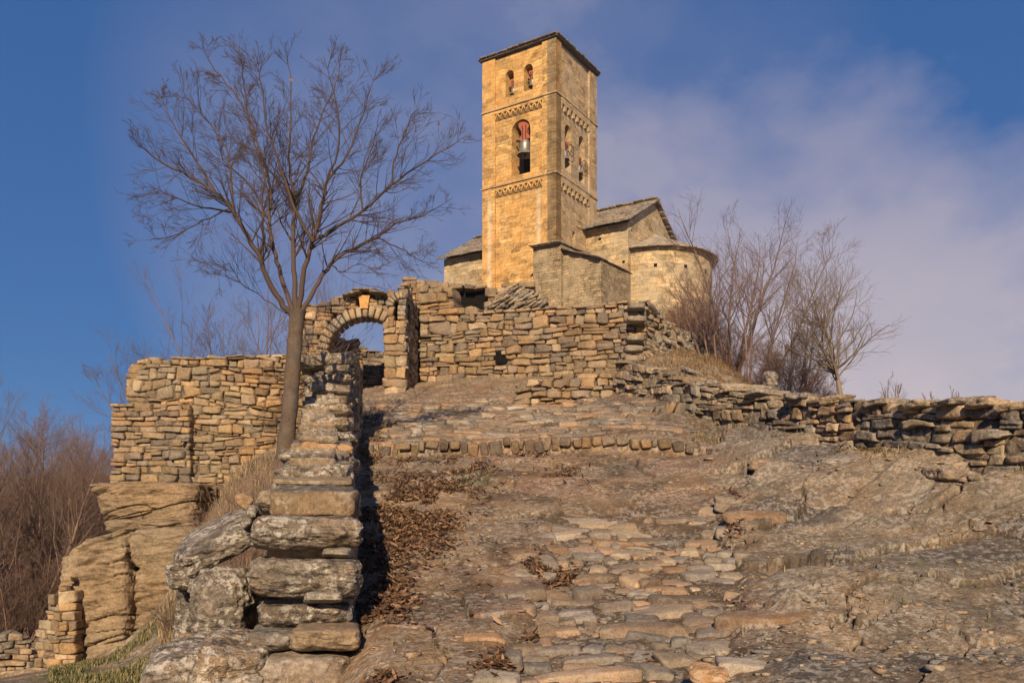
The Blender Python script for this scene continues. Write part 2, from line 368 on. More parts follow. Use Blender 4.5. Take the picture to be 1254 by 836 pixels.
class Stones:
    """collects stones, then bakes them into one array"""
    def __init__(s): s.V = []; s.Q = []; s.C = []; s.n = 0
    def batch(s, T, Qt, pos, col):
        n, v = pos.shape[:2]
        s.V.append(pos.reshape(-1, 3)); s.C.append(np.repeat(col, v, 0))
        s.Q.append((Qt[None]+(np.arange(n)*v)[:, None, None]+s.n).reshape(-1, 4)); s.n += n*v
    def build(s, name, mat, parent=None, origin=None, smooth=False):
        return mesh(name, np.concatenate(s.V), np.concatenate(s.Q), mat, parent, origin, np.concatenate(s.C), smooth)
class Line:
    """plan polyline; u metres along, d towards the viewer side"""
    def __init__(s, pts, smooth=True):
        s.p = np.array(pts, float); s.l = np.concatenate([[0], np.cumsum(np.hypot(*np.diff(s.p, axis=0).T))]); s.L = s.l[-1]
        d = np.diff(s.p, axis=0); d /= np.hypot(*d.T)[:, None]; n = np.stack([d[:, 1], -d[:, 0]], -1)
        nv = np.concatenate([n[:1], (n[:-1]+n[1:])/2, n[-1:]]); s.nv = nv/np.hypot(*nv.T)[:, None]
    def at(s, u, d):
        x = np.interp(u, s.l, s.p[:, 0]); y = np.interp(u, s.l, s.p[:, 1])
        ex = np.where(u < 0, u, np.where(u > s.L, u-s.L, 0)); d0 = s.p[1]-s.p[0]; d0 = d0/np.hypot(*d0); d1 = s.p[-1]-s.p[-2]; d1 = d1/np.hypot(*d1)
        x = x+np.where(u < 0, ex*d0[0], ex*d1[0]); y = y+np.where(u < 0, ex*d0[1], ex*d1[1])
        nx = np.interp(u, s.l, s.nv[:, 0]); ny = np.interp(u, s.l, s.nv[:, 1])
        return x+nx*d, y+ny*d
def wall(name, pts, zb, zt, thick, hr, lr, pal='mixed', seed=1, n=4, gap=.012, mat='wall', parent=None, skip=None, follow=0., wav=.05,
         out=.05, core=True, split=.25, k=8., st=None, amp=.042, tilt=0., batter=0., corecol=(.12, .09, .06), cd=.05, fcore=False):
    ln = Line(pts); L = ln.L; g = np.random.default_rng(seed); own = st is None; st = st or Stones()
    us = np.linspace(0, L, 60); zbv = np.array([zb(u) for u in us]); ztv = np.array([zt(u) for u in us])
    fzb = lambda u: np.interp(u, us, zbv); fzt = lambda u: np.interp(u, us, ztv)
    off = lambda u: follow*(fzb(u)-zbv.min())
    lev = [zbv.min()-.1]
    while lev[-1] < (ztv-np.array([off(u) for u in us])).max()+.05: lev.append(lev[-1]+g.uniform(*hr))
    def lz(kk, u): return lev[kk]+off(u)+wav*(2*float(vnoise(np.array([u*1.1+kk*7.7, seed*3.1, 0.]), 5))-1)+wav*.4*(2*float(vnoise(np.array([u*4.1+kk*3.7, seed*1.1, 0.]), 5))-1)
    cells = []
    for kk in range(len(lev)-1):
        u = -g.uniform(0, lr[0])*0
        h = lev[kk+1]-lev[kk]
        while u < L-.01:
            ll = g.uniform(*lr)*(.7+.6*g.random())*(1 if h < np.mean(hr) else .85); u1 = min(L, u+ll)
            if L-u1 < lr[0]*.4: u1 = L
            um = (u+u1)/2
            b0, b1, t0, t1 = lz(kk, u), lz(kk, u1), lz(kk+1, u), lz(kk+1, u1)
            top = fzt(um)+g.uniform(-.25, .35)*h*.6
            if (t0+t1)/2 > fzb(um)-.03 and (b0+b1)/2 < top-.3*h:
                m = min(1, (top-(b0+b1)/2)/max(.01, (t0+t1)/2-(b0+b1)/2)); t0 = b0+(t0-b0)*m; t1 = b1+(t1-b1)*m
                sl = g.uniform(-.18, .18)*h; 
                if g.random() < split and t0-b0 > .09:
                    f = g.uniform(.35, .65); f2 = np.clip(f+g.uniform(-.12, .12), .2, .8); m0, m1 = b0+(t0-b0)*f, b1+(t1-b1)*f2
                    if g.random() < .5 and ll > .2:
                        w_ = u+(u1-u)*g.uniform(.35, .65); mm = (m0+m1)/2; bm = (b0+b1)/2
                        cells += [(u, w_, b0, bm, m0, mm, sl*.5), (w_, u1, bm, b1, mm, m1, sl*.5)]
                    else: cells.append((u, u1, b0, b1, m0, m1, sl*.5))
                    cells.append((u, u1, m0, m1, t0, t1, sl*.5))
                else: cells.append((u, u1, b0, b1, t0, t1, sl))
            u = u1
    if skip: cells = [c for c in cells if not skip((c[0]+c[1])/2, (c[2]+c[3]+c[4]+c[5])/4)]
    c = np.array(cells); N = len(c)
    hj = (c[:, 4]-c[:, 2])[:, None]; c[:, 2:6] += g.uniform(-.11, .11, (N, 4))*hj; c[:, 0:2] += g.uniform(-.06, .06, (N, 2))*hj
    k = k+6; gap = gap*.28
    T, Qt = tpl(n, k); tx, ty, tz = ((T[:, i][None]+1)/2 for i in range(3))
    gg = gap*(.5+g.random((N, 1)))
    u0 = c[:, 0:1]+gg; u1 = c[:, 1:2]-gg
    sl = c[:, 6:7]
    zb_ = c[:, 2:3]*(1-tx)+c[:, 3:4]*tx+gg*.8; zt_ = c[:, 4:5]*(1-tx)+c[:, 5:6]*tx-gg*.8
    UU = u0*(1-tx)+u1*tx+sl*(tz-.5); Z = zb_*(1-tz)+zt_*tz
    o = g.uniform(-out, out, (N, 1)); rot = g.uniform(-.10, .10, (N, 1))
    D = (1-ty)*(1)*0+((1-ty)*-thick*.5+ty*0)*1
    D = -thick*(1-ty)+o+rot*(UU-(u0+u1)/2)+(tilt-batter)*(Z-fzb(UU))
    U3 = np.stack([UU, D, Z], -1)
    size = np.minimum(c[:, 1]-c[:, 0], (c[:, 4]-c[:, 2])*2)[:, None]
    nz = [fbm(U3*7+i*31.7+np.arange(N)[:, None, None]*3.3, 3, i)*amp*2.2*np.clip(size/.25, .4, 1.4) for i in range(3)]
    x, y_ = ln.at(UU+nz[0], D+nz[1]); pos = np.stack([x, y_, Z+nz[2]*.75], -1)
    pl = PAL[pal]; cc = pl[g.integers(0, len(pl), N)]*g.uniform(.62, 1.1, (N, 1))*np.array([1., .97, .95])
    st.batch(T, Qt, pos, cc)
    if core and (skip is None or fcore):       # earth and rubble behind the faces
        m = 40; uu = np.linspace(.06, L-.06, m); V = []; 
        for dd in (-cd, -thick+cd):
            for top in (0, 1):
                zz = fzb(uu)-.4 if not top else np.maximum(fzt(uu)-.10-(hr[0]*.5), fzb(uu)-.3)
                bx = (zz-fzb(uu))*(tilt-batter)
                X, Y = ln.at(uu, dd+bx); V.append(np.stack([X, Y, zz], -1))
        V = np.concatenate(V); q = []
        for i in range(m-1):
            for a, b in ((0, 1), (1, 3), (3, 2), (2, 0)):
                q.append((a*m+i, a*m+i+1, b*m+i+1, b*m+i))
        q += [(0, m, 3*m, 2*m), (m-1, 3*m-1, 4*m-1, 2*m-1)]
        if True:
            st.V.append(V); st.C.append(np.tile(corecol, (len(V), 1))); st.Q.append(np.array(q)+st.n); st.n += len(V)
    if own: return st.build(name, M[mat], parent)
    return st
def rock(size, n=20, k=4., seed=0, amp=.12, strata=.05, sfreq=9., dirv=(0.15, .1, 1), shape=None):
    """irregular block in local metres; returns V,Q"""
    T, Qt = tpl(n, k); V = T*np.array(size)/2
    if shape is not None: V = shape(T, V)
    s = np.array([max(size)]*3)
    q = V/s.max()*2.2+seed*13.7
    for i in range(3): V[:, i] += fbm(q+i*9.1, 4, seed+i)*amp*size[i]*1.6
    d = np.array(dirv)/np.linalg.norm(dirv); t = V@d+.12*fbm(V*1.6+seed, 3, seed)
    lay = fbm(np.stack([t*sfreq, V[:, 0]*2.2, V[:, 1]*2.2], -1)+seed, 4, seed+4, .6); lay = lay+.5*np.abs(fbm(V*5.5+seed*2, 4, seed+6, .6))*2-.25
    nrm = T/np.linalg.norm(T, axis=1)[:, None]*np.array([1, 1, .25])
    V = V+nrm*(lay*strata*2.2)[:, None]
    V = V+nrm*(fbm(V*11+seed, 4, seed+8, .6)*min(.3, min(size))*.34)[:, None]
    return V, Qt
def rot(V, rx=0, ry=0, rz=0):
    cx, sx, cy, sy, cz, sz = math.cos(rx), math.sin(rx), math.cos(ry), math.sin(ry), math.cos(rz), math.sin(rz)
    A = np.array([[1,0,0],[0,cx,-sx],[0,sx,cx]]); B = np.array([[cy,0,sy],[0,1,0],[-sy,0,cy]]); C = np.array([[cz,-sz,0],[sz,cz,0],[0,0,1]])
    return V@(C@B@A).T
# ------------------------------------------------------------------ church and bell tower
TH = math.atan2(.539, .842)
A_ = np.array([-math.cos(TH), math.sin(TH), 0]); B_ = np.array([math.sin(TH), math.cos(TH), 0]); UPV = np.array([0, 0, 1.])
def frame(O, U, N):
    """(u along, z up, d outwards) -> world"""
    O = np.array(O, float); return lambda u, z, d=0.: O+U*u+N*d+UPV*z
class Skin:
    def __init__(s): s.V = []; s.Q = []; s.uv = []
    def quad(s, pts, uv):
        i = len(s.V); s.V += [np.array(p) for p in pts]; s.Q.append(tuple(range(i, i+len(pts)))); s.uv += list(uv)
    def rect(s, fr, u0, u1, z0, z1, d=0., du=0.):
        s.quad([fr(u0, z0, d), fr(u1, z0, d), fr(u1, z1, d), fr(u0, z1, d)], [(u0+du, z0), (u1+du, z0), (u1+du, z1), (u0+du, z1)])
    def box(s, fr, u0, u1, z0, z1, d0, d1):
        s.rect(fr, u0, u1, z0, z1, d1)
        s.quad([fr(u0, z0, d0), fr(u0, z0, d1), fr(u0, z1, d1), fr(u0, z1, d0)], [(d0, z0), (d1, z0), (d1, z1), (d0, z1)])
        s.quad([fr(u1, z0, d1), fr(u1, z0, d0), fr(u1, z1, d0), fr(u1, z1, d1)], [(d1, z0), (d0, z0), (d0, z1), (d1, z1)])
        s.quad([fr(u0, z1, d1), fr(u1, z1, d1), fr(u1, z1, d0), fr(u0, z1, d0)], [(u0, d1), (u1, d1), (u1, d0), (u0, d0)])
        s.quad([fr(u0, z0, d0), fr(u1, z0, d0), fr(u1, z0, d1), fr(u0, z0, d1)], [(u0, d0), (u1, d0), (u1, d1), (u0, d1)])
    def facade(s, fr, u0, u1, z0, z1, ops, d=0., dep=.55, du=0.):
        """wall skin with round-headed openings (uc, w, sill, crown) and their reveals"""
        u = u0
        for uc, w, zs, zc in sorted(ops):
            a, b = uc-w/2, uc+w/2; r = w/2; zp = zc-r; n = 12
            s.rect(fr, u, a, z0, z1, d, du); s.rect(fr, a, b, z0, zs, d, du)
            arc = [(uc-r*math.cos(math.pi*i/n), zp+r*math.sin(math.pi*i/n)) for i in range(n+1)]
            for i in range(n):
                (ua, za), (ub, zb_) = arc[i], arc[i+1]
                s.quad([fr(ua, za, d), fr(ub, zb_, d), fr(ub, z1, d), fr(ua, z1, d)], [(ua+du, za), (ub+du, zb_), (ub+du, z1), (ua+du, z1)])
                s.quad([fr(ua, za, d), fr(ua, za, d-dep), fr(ub, zb_, d-dep), fr(ub, zb_, d)], [(0, i*.1), (dep, i*.1), (dep, i*.1+.1), (0, i*.1+.1)])
            for uu, fl in ((a, 1), (b, -1)):
                q = [fr(uu, zs, d), fr(uu, zp, d), fr(uu, zp, d-dep), fr(uu, zs, d-dep)]; uv = [(0, zs), (0, zp), (dep, zp), (dep, zs)]
                s.quad(q[::fl], uv[::fl])
            s.quad([fr(a, zs, d), fr(a, zs, d-dep), fr(b, zs, d-dep), fr(b, zs, d)], [(a, 0), (a, dep), (b, dep), (b, 0)])
            u = b
        s.rect(fr, u, u1, z0, z1, d, du)
    def build(s, name, mat, parent): return mesh(name, s.V, s.Q, mat, parent, uv=s.uv)
CR = np.array([2.16, 42.0, CZ]); S = 4.39
church = empty('church', (4.5, 46, 9.5), 'romanesque stone church with slab roofs and a round apse beside the bell tower', 'church')
tower = empty('bell_tower', (CR+(A_+B_)*S/2+UPV*10), 'tall square golden stone bell tower with arched belfry openings and dark slab roof', 'tower')
zS1, zS2, zT, zB = 17.2, 21.12, 23.78, 9.0
LF = frame(CR, A_, -B_); RF = frame(CR, B_, -A_)
far1 = frame(CR+A_*S, B_, A_); far2 = frame(CR+B_*S, A_, B_)
rec = -.10
def stage(fr, z0, z1, ops, l0, l1, sk_, band=True, du=0.):
    sk_.facade(fr, l0, S-l1, z0, z1, ops, rec, .75, du)
    for a, b in ((0, l0), (S-l1, S)): sk_.box(fr, a, b, z0, z1, -.5, 0)
body = Skin()
stage(LF, zB, zS1, [], .80, .78, body); stage(LF, zS1, zS2, [(2.10, 1.12, 17.55, 20.32)], .80, .78, body, du=3.3)
stage(LF, zS2, zT, [(1.66, .52, 21.66, 22.98), (2.77, .50, 21.67, 22.98)], .80, .78, body, du=1.3)
body.build('wall', M['tower'], tower)
b2 = Skin()
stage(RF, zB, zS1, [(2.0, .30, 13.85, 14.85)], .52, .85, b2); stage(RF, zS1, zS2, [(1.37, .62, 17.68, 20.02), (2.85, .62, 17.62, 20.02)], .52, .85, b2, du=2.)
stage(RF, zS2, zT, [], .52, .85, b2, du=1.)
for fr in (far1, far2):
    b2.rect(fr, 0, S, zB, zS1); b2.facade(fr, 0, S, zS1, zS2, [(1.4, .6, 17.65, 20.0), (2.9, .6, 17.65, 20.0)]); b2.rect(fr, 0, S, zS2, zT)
b2.build('wall', M['tower_dark'], tower)
# floors inside so that the belfry is dark and closed
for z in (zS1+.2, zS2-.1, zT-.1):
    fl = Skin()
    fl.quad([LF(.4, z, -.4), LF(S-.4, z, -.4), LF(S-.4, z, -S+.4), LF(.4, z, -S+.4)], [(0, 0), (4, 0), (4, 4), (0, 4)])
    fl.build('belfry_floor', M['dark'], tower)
# string courses: thin dark slabs round the tower
for z in (zS1, zS2):
    sc = Skin()
    for fr in (LF, RF, far1, far2): sc.box(fr, -.05, S+.05, z-.035, z+.03, -.3, .055)
    sc.build('string_course', M['tower_dark'], tower)
# toothed friezes (left face) and little corbel arches (right face)
for z in (zS1, zS2):
    f = Skin()
    zt = z-.10; zb = z-.62
    n = 9; w = (S-1.58)/n
    zz = zt-.10
    for i in range(n):
        u = .80+w*i
        for (p, q, r_) in (((u, zz-.30), (u+w/2, zz-.06), (u+w, zz-.30)),):
            # a sawtooth: raised chevrons with deep shade under them
            for k in (0, 1):
                a, b = ((u+.02, zz-.32), (u+w/2, zz-.05)) if k == 0 else ((u+w/2, zz-.05), (u+w-.02, zz-.32))
                th = .14
                pts = [(a[0], a[1]), (b[0], b[1]), (b[0], b[1]+th), (a[0], a[1]+th)]
                f.quad([LF(x, y, rec+.10) for x, y in pts], [(x, y) for x, y in pts])
                f.quad([LF(pts[0][0], pts[0][1], rec), LF(pts[1][0], pts[1][1], rec), LF(pts[1][0], pts[1][1], rec+.10), LF(pts[0][0], pts[0][1], rec+.10)], [(0, 0), (.3, 0), (.3, .1), (0, .1)])
                f.quad([LF(pts[3][0], pts[3][1], rec+.10), LF(pts[2][0], pts[2][1], rec+.10), LF(pts[2][0], pts[2][1], rec), LF(pts[3][0], pts[3][1], rec)], [(0, 0), (.3, 0), (.3, .1), (0, .1)])
    f.box(LF, .80, S-.78, zt-.10, zt+.06, rec-.05, rec+.09)
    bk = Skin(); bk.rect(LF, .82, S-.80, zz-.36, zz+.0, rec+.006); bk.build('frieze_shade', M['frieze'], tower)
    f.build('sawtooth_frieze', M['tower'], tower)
    f = Skin(); n = 7; u0, u1 = .52, S-.85; w = (u1-u0)/n
    f.box(RF, u0, u1, zt-.16, zt+.06, rec-.05, rec+.13)
    for i in range(n+1):
        u = u0+w*i; a, b = max(u0, u-.07), min(u1, u+.07)
        f.box(RF, a, b, zt-.52, zt-.16, rec-.05, rec+.13)
        if i < n:
            for k in range(6):      # arch haunches
                t0, t1 = math.pi*k/6, math.pi*(k+1)/6; cx, rr = u+w/2, w/2-.07
                xa, ya, xb, yb = cx-rr*math.cos(t0), zt-.36+rr*math.sin(t0), cx-rr*math.cos(t1), zt-.36+rr*math.sin(t1)
                f.quad([RF(xa, ya, rec+.13), RF(xb, yb, rec+.13), RF(xb, zt-.16, rec+.13), RF(xa, zt-.16, rec+.13)], [(xa, ya), (xb, yb), (xb, zt), (xa, zt)])
                f.quad([RF(xa, ya, rec), RF(xb, yb, rec), RF(xb, yb, rec+.13), RF(xa, ya, rec+.13)], [(0, 0), (.1, 0), (.1, .1), (0, .1)])
    f.build('corbel_frieze', M['tower_dark'], tower)
def slab_roof(name, corners, apex, parent, th=.11, n=40, seed=1, drop=0.):
    """pitched roof of overlapping stone slabs between eave line and ridge line: corners e0,e1 (eave) r0,r1 (ridge)"""
    st = Stones(); g = np.random.default_rng(seed); e0, e1, r0, r1 = [np.array(c, float) for c in corners]
    Ls = np.linalg.norm(((r0+r1)-(e0+e1))/2); rows = max(2, int(Ls/.33)); T, Qt = tpl(3, 8.); N = []
    for k in range(rows+1):
        t = k/rows; a = e0+(r0-e0)*t; b = e1+(r1-e1)*t; L = np.linalg.norm(b-a); u = 0
        while u < L-.05:
            w = min(g.uniform(.35, .75), L-u); c = a+(b-a)*((u+w/2)/max(L, .01)); ax = (b-a)/max(L, .01); up = ((r0+r1)-(e0+e1)); up /= np.linalg.norm(up)
            nn = np.cross(ax, up); nn /= np.linalg.norm(nn); nn = nn if nn[2] > 0 else -nn
            P_ = T*np.array([w*.5+.01, .30, th*.32*g.uniform(.7, 1.3)]); P_[:, 1] *= g.uniform(.85, 1.15)
            V = c+P_[:, :1]*ax+P_[:, 1:2]*(up*.99-nn*.13)+P_[:, 2:]*nn+nn*(g.uniform(.0, .03)+th*.3)
            V = V+ (fbm(V*7+seed, 3, 2)[:, None]*.05)*np.array([1, 1, .8])
            N.append(V); u += w
    N = np.array(N); cc = np.array([(.19,.165,.14),(.24,.20,.16),(.15,.135,.12),(.28,.22,.16),(.21,.17,.13)])[g.integers(0, 5, len(N))]
    st.batch(T, Qt, N, cc)
    q = np.array([e0, e1, r1, r0]); st.V.append(q); st.C.append(np.tile((.12, .10, .08), (4, 1))); st.Q.append(np.array([[0, 1, 2, 3]])+st.n); st.n += 4
    return st.build(name, M['slate'], parent)
# tower roof: low pyramid of slabs, thick dark eave
ap = CR+(A_+B_)*S/2+UPV*(zT+.75); o = .10
cs = [CR+A_*a+B_*b+UPV*(zT+.04) for a, b in ((-o, -o), (S+o, -o), (S+o, S+o), (-o, S+o))]
rf = Skin()
for i in range(4):
    a, b = cs[i], cs[(i+1) % 4]; rf.quad([a, b, b+UPV*.16, a+UPV*.16], [(0, 0), (4, 0), (4, .2), (0, .2)]); rf.quad([a+UPV*.16, b+UPV*.16, ap], [(0, 0), (4, 0), (2, 3)])
rf.quad(cs, [(0, 0)]*4)
me_roof = rf.build('roof', M['roofdark'], tower)
for i in range(4):
    a, b = cs[i], cs[(i+1) % 4]; st = Stones()
    T, Qt = tpl(3, 8.); g = np.random.default_rng(i+3); N = []; L = np.linalg.norm(b-a); u = 0; ax = (b-a)/L; nn = np.cross(ax, UPV); nn = nn*np.sign(np.dot(nn, a-ap))
    while u < L-.1:
        w = min(g.uniform(.3, .7), L-u); V = a+ax*(u+w/2)+T[:, :1]*ax*(w/2-.006)+T[:, 1:2]*nn*.17+UPV*(.12+g.uniform(-.012, .012)+T[:, 2:]*.04)+nn*g.uniform(-.08, -.03)
        N.append(V); u += w
    st.batch(T, Qt, np.array(N), np.tile((.14, .12, .10), (len(N), 1))*g.uniform(.8, 1.2, (len(N), 1))); st.build('eave', M['slate'], me_roof)

# nave --------------------------------------------------------------
NC = CR+B_*3.36-A_*2.29; NL, NW, zE, zR, zN = 11.7, 6.75, 15.3, 17.3, 8.5
nf = frame(NC, A_, -B_); gf = frame(NC, B_, -A_); ngf = frame(NC+A_*NL, B_, A_); bf = frame(NC+B_*NW, A_, B_)
s = Skin(); s.rect(nf, 0, NL, zN, zE); s.rect(bf, 0, NL, zN, zE)
s.box(nf, 9.05, 9.12, zN, zE-.02, -.1, .012)
for fr in (gf, ngf): s.quad([fr(0, zN), fr(NW, zN), fr(NW, zE), fr(NW/2, zR), fr(0, zE)], [(0, zN), (NW, zN), (NW, zE), (NW/2, zR), (0, zE)])
s.build('wall', M['nave'], church)
nr0 = slab_roof('roof', [nf(-.25, zE-.03, .28), nf(NL+.2, zE-.03, .28), nf(-.25, zR+.08, -NW/2), nf(NL+.2, zR+.08, -NW/2)], None, church, seed=3, th=.14)
slab_roof('roof', [bf(-.25, zE-.03, .28), bf(NL+.2, zE-.03, .28), bf(-.25, zR+.08, -NW/2), bf(NL+.2, zR+.08, -NW/2)], None, church, seed=4, th=.14)
# putlog holes: black boxes, the shade inside painted by their colour
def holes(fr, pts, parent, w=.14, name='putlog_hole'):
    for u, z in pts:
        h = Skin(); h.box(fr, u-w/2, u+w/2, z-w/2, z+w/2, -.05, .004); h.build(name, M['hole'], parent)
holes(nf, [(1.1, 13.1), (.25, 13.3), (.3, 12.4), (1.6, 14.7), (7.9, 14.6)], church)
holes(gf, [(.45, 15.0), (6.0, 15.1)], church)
# apse ----------------------------------------------------------------
AC = NC+B_*NW/2; ra, zA, zAp = 3.02, 13.95, 15.55
s = Skin(); n = 36
def apt(t, r, z): return AC+B_*(-math.cos(t)*r)-A_*(math.sin(t)*r)+UPV*z
for i in range(n):
    t0, t1 = math.pi*i/n, math.pi*(i+1)/n
    s.quad([apt(t0, ra, 7.5), apt(t1, ra, 7.5), apt(t1, ra, zA), apt(t0, ra, zA)], [(t0*ra, 7.5), (t1*ra, 7.5), (t1*ra, zA), (t0*ra, zA)])
ap_w = s.build('apse_wall', M['nave'], church)
s = Skin()
for i in range(n):
    t0, t1 = math.pi*i/n, math.pi*(i+1)/n
    for r0, z0, r1, z1 in ((ra, zA-.12, ra+.12, zA-.10), (ra+.12, zA-.10, ra+.12, zA), (ra+.12, zA, ra+.26, zA+.02), (ra+.26, zA+.02, ra+.26, zA+.10)):
        s.quad([apt(t0, r0, z0), apt(t1, r0, z0), apt(t1, r1, z1), apt(t0, r1, z1)], [(t0*3, z0), (t1*3, z0), (t1*3, z1+.1), (t0*3, z1+.1)])
s.build('cornice', M['annex'], church)
st = Stones(); g = np.random.default_rng(5); T, Qt = tpl(3, 8.); N = []
rows = 9
for k in range(rows):
    f_ = k/rows; r = (ra+.2)*(1-f_); z = zA+.12+(zAp-zA-.1)*f_; m = max(3, int(math.pi*r/.5))
    for j in range(m):
        t = math.pi*(j+.5+g.uniform(-.1, .1))/m; wd = math.pi*r/m/2+.03
        tang = B_*math.sin(t)-A_*math.cos(t); rad = -B_*math.cos(t)-A_*math.sin(t); nn = UPV*.9+rad*.42
        V = apt(t, r-.15, z)+T[:, :1]*tang*wd+T[:, 1:2]*(rad*.30-UPV*.12)+T[:, 2:]*nn*.04+UPV*g.uniform(0, .03); N.append(V)
st.batch(T, Qt, np.array(N), np.array([(.30,.25,.20),(.25,.21,.17),(.36,.30,.23)])[g.integers(0, 3, len(N))])
V = [AC+UPV*(zAp-.03)]+[apt(math.pi*i/24, ra+.2, zA+.05) for i in range(25)]
st.V.append(np.array(V)); st.C.append(np.tile((.22, .18, .14), (len(V), 1))); st.Q.append(np.array([[0, i+1, i+2, i+2] for i in range(24)])+st.n); st.n += len(V)
so_ = st.build('apse_roof', M['slate'], church)
for t in (.42, .95, 1.45, 1.95):
    c = apt(t, ra, 0); fr = frame(c, B_*math.sin(t)-A_*math.cos(t), -B_*math.cos(t)-A_*math.sin(t)); holes(fr, [(0, 13.05)], church, .17)

# low annex in front of the tower -----------------------------------------
AX = np.array([4.1, 39.5, CZ]); z0 = 8.8
annex = empty('stone_annex', AX+UPV*9.5, 'low weathered stone annex with stepped slab roof at the foot of the bell tower', 'annex')
af = frame(AX, A_, -B_); ar = frame(AX, B_, -A_)
s = Skin(); s.quad([af(0, z0), af(2., z0), af(2., 12.82), af(0, 12.12)], [(0, z0), (2, z0), (2, 12.82), (0, 12.12)])
s.box(af, 1.98, 3.52, z0, 13.15, -2.8, .22)
s.quad([ar(0, z0), ar(3.2, z0), ar(3.2, 12.2), ar(0, 12.12)], [(0, z0), (3.2, z0), (3.2, 12.2), (0, 12.12)])
s.build('wall', M['annex'], annex)
slab_roof('roof', [af(-.06, 12.12, .05), af(2.0, 12.86, .05), af(-.06, 12.24, -3.1), af(2.0, 13.18, -3.1)], None, annex, seed=7, th=.07)
slab_roof('roof', [af(1.93, 13.14, .27), af(3.58, 13.18, .27), af(1.93, 13.36, -2.6), af(3.58, 13.46, -2.6)], None, annex, seed=8, th=.08)

# bells ------------------------------------------------------------------
def lathe(mb, c, prof, n=20):
    V = []; Q = []
    for r, z in prof: V += [c+np.array([r*math.cos(2*math.pi*i/n), r*math.sin(2*math.pi*i/n), z]) for i in range(n)]
    for k in range(len(prof)-1):
        for i in range(n): Q.append((k*n+i, k*n+(i+1) % n, (k+1)*n+(i+1) % n, (k+1)*n+i))
    mb.add(V, Q)
def bell(fr, u, zc, hgt, label, yoke_h, wheel=False, d=-.32, group='bells hung in the belfry openings'):
    c = fr(u, zc, d); r = hgt*.54
    t = empty('bell', c+UPV*hgt, label, 'bell', group); mb = MB()
    prof = [(r, 0), (r*.97, .03*hgt), (r*.78, .16*hgt), (r*.68, .36*hgt), (r*.64, .62*hgt), (r*.60, .84*hgt), (r*.42, .95*hgt), (.02, hgt*.98)]
    lathe(mb, c, prof); lathe(mb, c, [(r*.93, .0), (r*.5, .6*hgt), (.02, .9*hgt)]); lathe(mb, c, [(r, 0), (r*.93, 0)]); mb.build('bell_body', M['bronze'], t, smooth=True)
    mb = MB(); lathe(mb, c+UPV*(-.08*hgt), [(.01, 0), (.07*hgt, .03*hgt), (.06*hgt, .12*hgt), (.02*hgt, .18*hgt), (.02*hgt, .8*hgt)], 8); mb.build('clapper', M['iron'], t)
    y = Skin(); h = yoke_h; w = r*.9; cc = [(-.55, 0), (.55, 0), (.60, .12), (.30, .30), (.34, .5), (.62, .72), (.66, .92), (.40, 1.), (-.40, 1.), (-.66, .92), (-.62, .72), (-.34, .5), (-.30, .30), (-.60, .12)]
    zb = zc+hgt*.97
    pt = lambda x, yy, dd: fr(u+x*w*1.35, zb+yy*h, d+dd)
    for dd, fl in ((.09, 1), (-.09, -1)): y.quad([pt(x, yy, dd) for x, yy in cc][::fl], [(x, yy) for x, yy in cc][::fl])
    for i in range(len(cc)):
        a, b = cc[i], cc[(i+1) % len(cc)]; y.quad([pt(*a, .09), pt(*a, -.09), pt(*b, -.09), pt(*b, .09)], [(0, 0)]*4)
    y.build('yoke', M['yoke'], t)
    ax = Skin(); ax.box(fr, u-w*1.35, u+w*1.35, zb+.02, zb+.10, d-.05, d+.05)
    for sgn in (-1, 1): ax.box(fr, u+sgn*w*.25-.02, u+sgn*w*.25+.02, zb-.05, zb+h*.75, d+.092, d+.115)
    ax.build('bracket', M['iron'], t)
    if wheel:
        V = []; Q = []; n = 28
        for k in range(n):
            for (rr, dd) in ((.27, .16), (.29, .16), (.29, .18), (.27, .18)):
                V.append(fr(u+rr*math.cos(2*math.pi*k/n)+.12, zb-.05+rr*math.sin(2*math.pi*k/n), d+dd+.15))
        for k in range(n):
            for j in range(4): Q.append((k*4+j, k*4+(j+1) % 4, ((k+1) % n)*4+(j+1) % 4, ((k+1) % n)*4+j))
        mesh('wheel', V, np.array(Q), M['iron'], t)
        w_ = Skin()
        for k in range(3):
            an = k*math.pi/3; du, dz = math.cos(an)*.27, math.sin(an)*.27; p = (-math.sin(an)*.01, math.cos(an)*.01)
            w_.quad([fr(u+.12-du+p[0], zb-.05-dz+p[1], d+.33), fr(u+.12-du-p[0], zb-.05-dz-p[1], d+.33), fr(u+.12+du-p[0], zb-.05+dz-p[1], d+.33), fr(u+.12+du+p[0], zb-.05+dz+p[1], d+.33)], [(0, 0)]*4)
        w_.build('spoke', M['iron'], t)
bell(LF, 1.98, 18.55, .80, 'largest bell, bronze, hanging from a tall red wooden yoke in the big arched opening', .95)
bell(LF, 1.60, 21.95, .40, 'small bell with reddish yoke in the right one of the two top arched openings', .42, d=-.42)
bell(LF, 2.72, 21.85, .38, 'small bell with reddish yoke in the left one of the two top arched openings', .42, d=-.42)
bell(RF, 1.35, 18.30, .50, 'bell with an iron wheel in the nearer arched opening of the tower side face', .45, True, d=-.28)
bell(RF, 2.83, 18.10, .46, 'bell with a small wheel in the farther arched opening of the tower side face', .42, True, d=-.28)
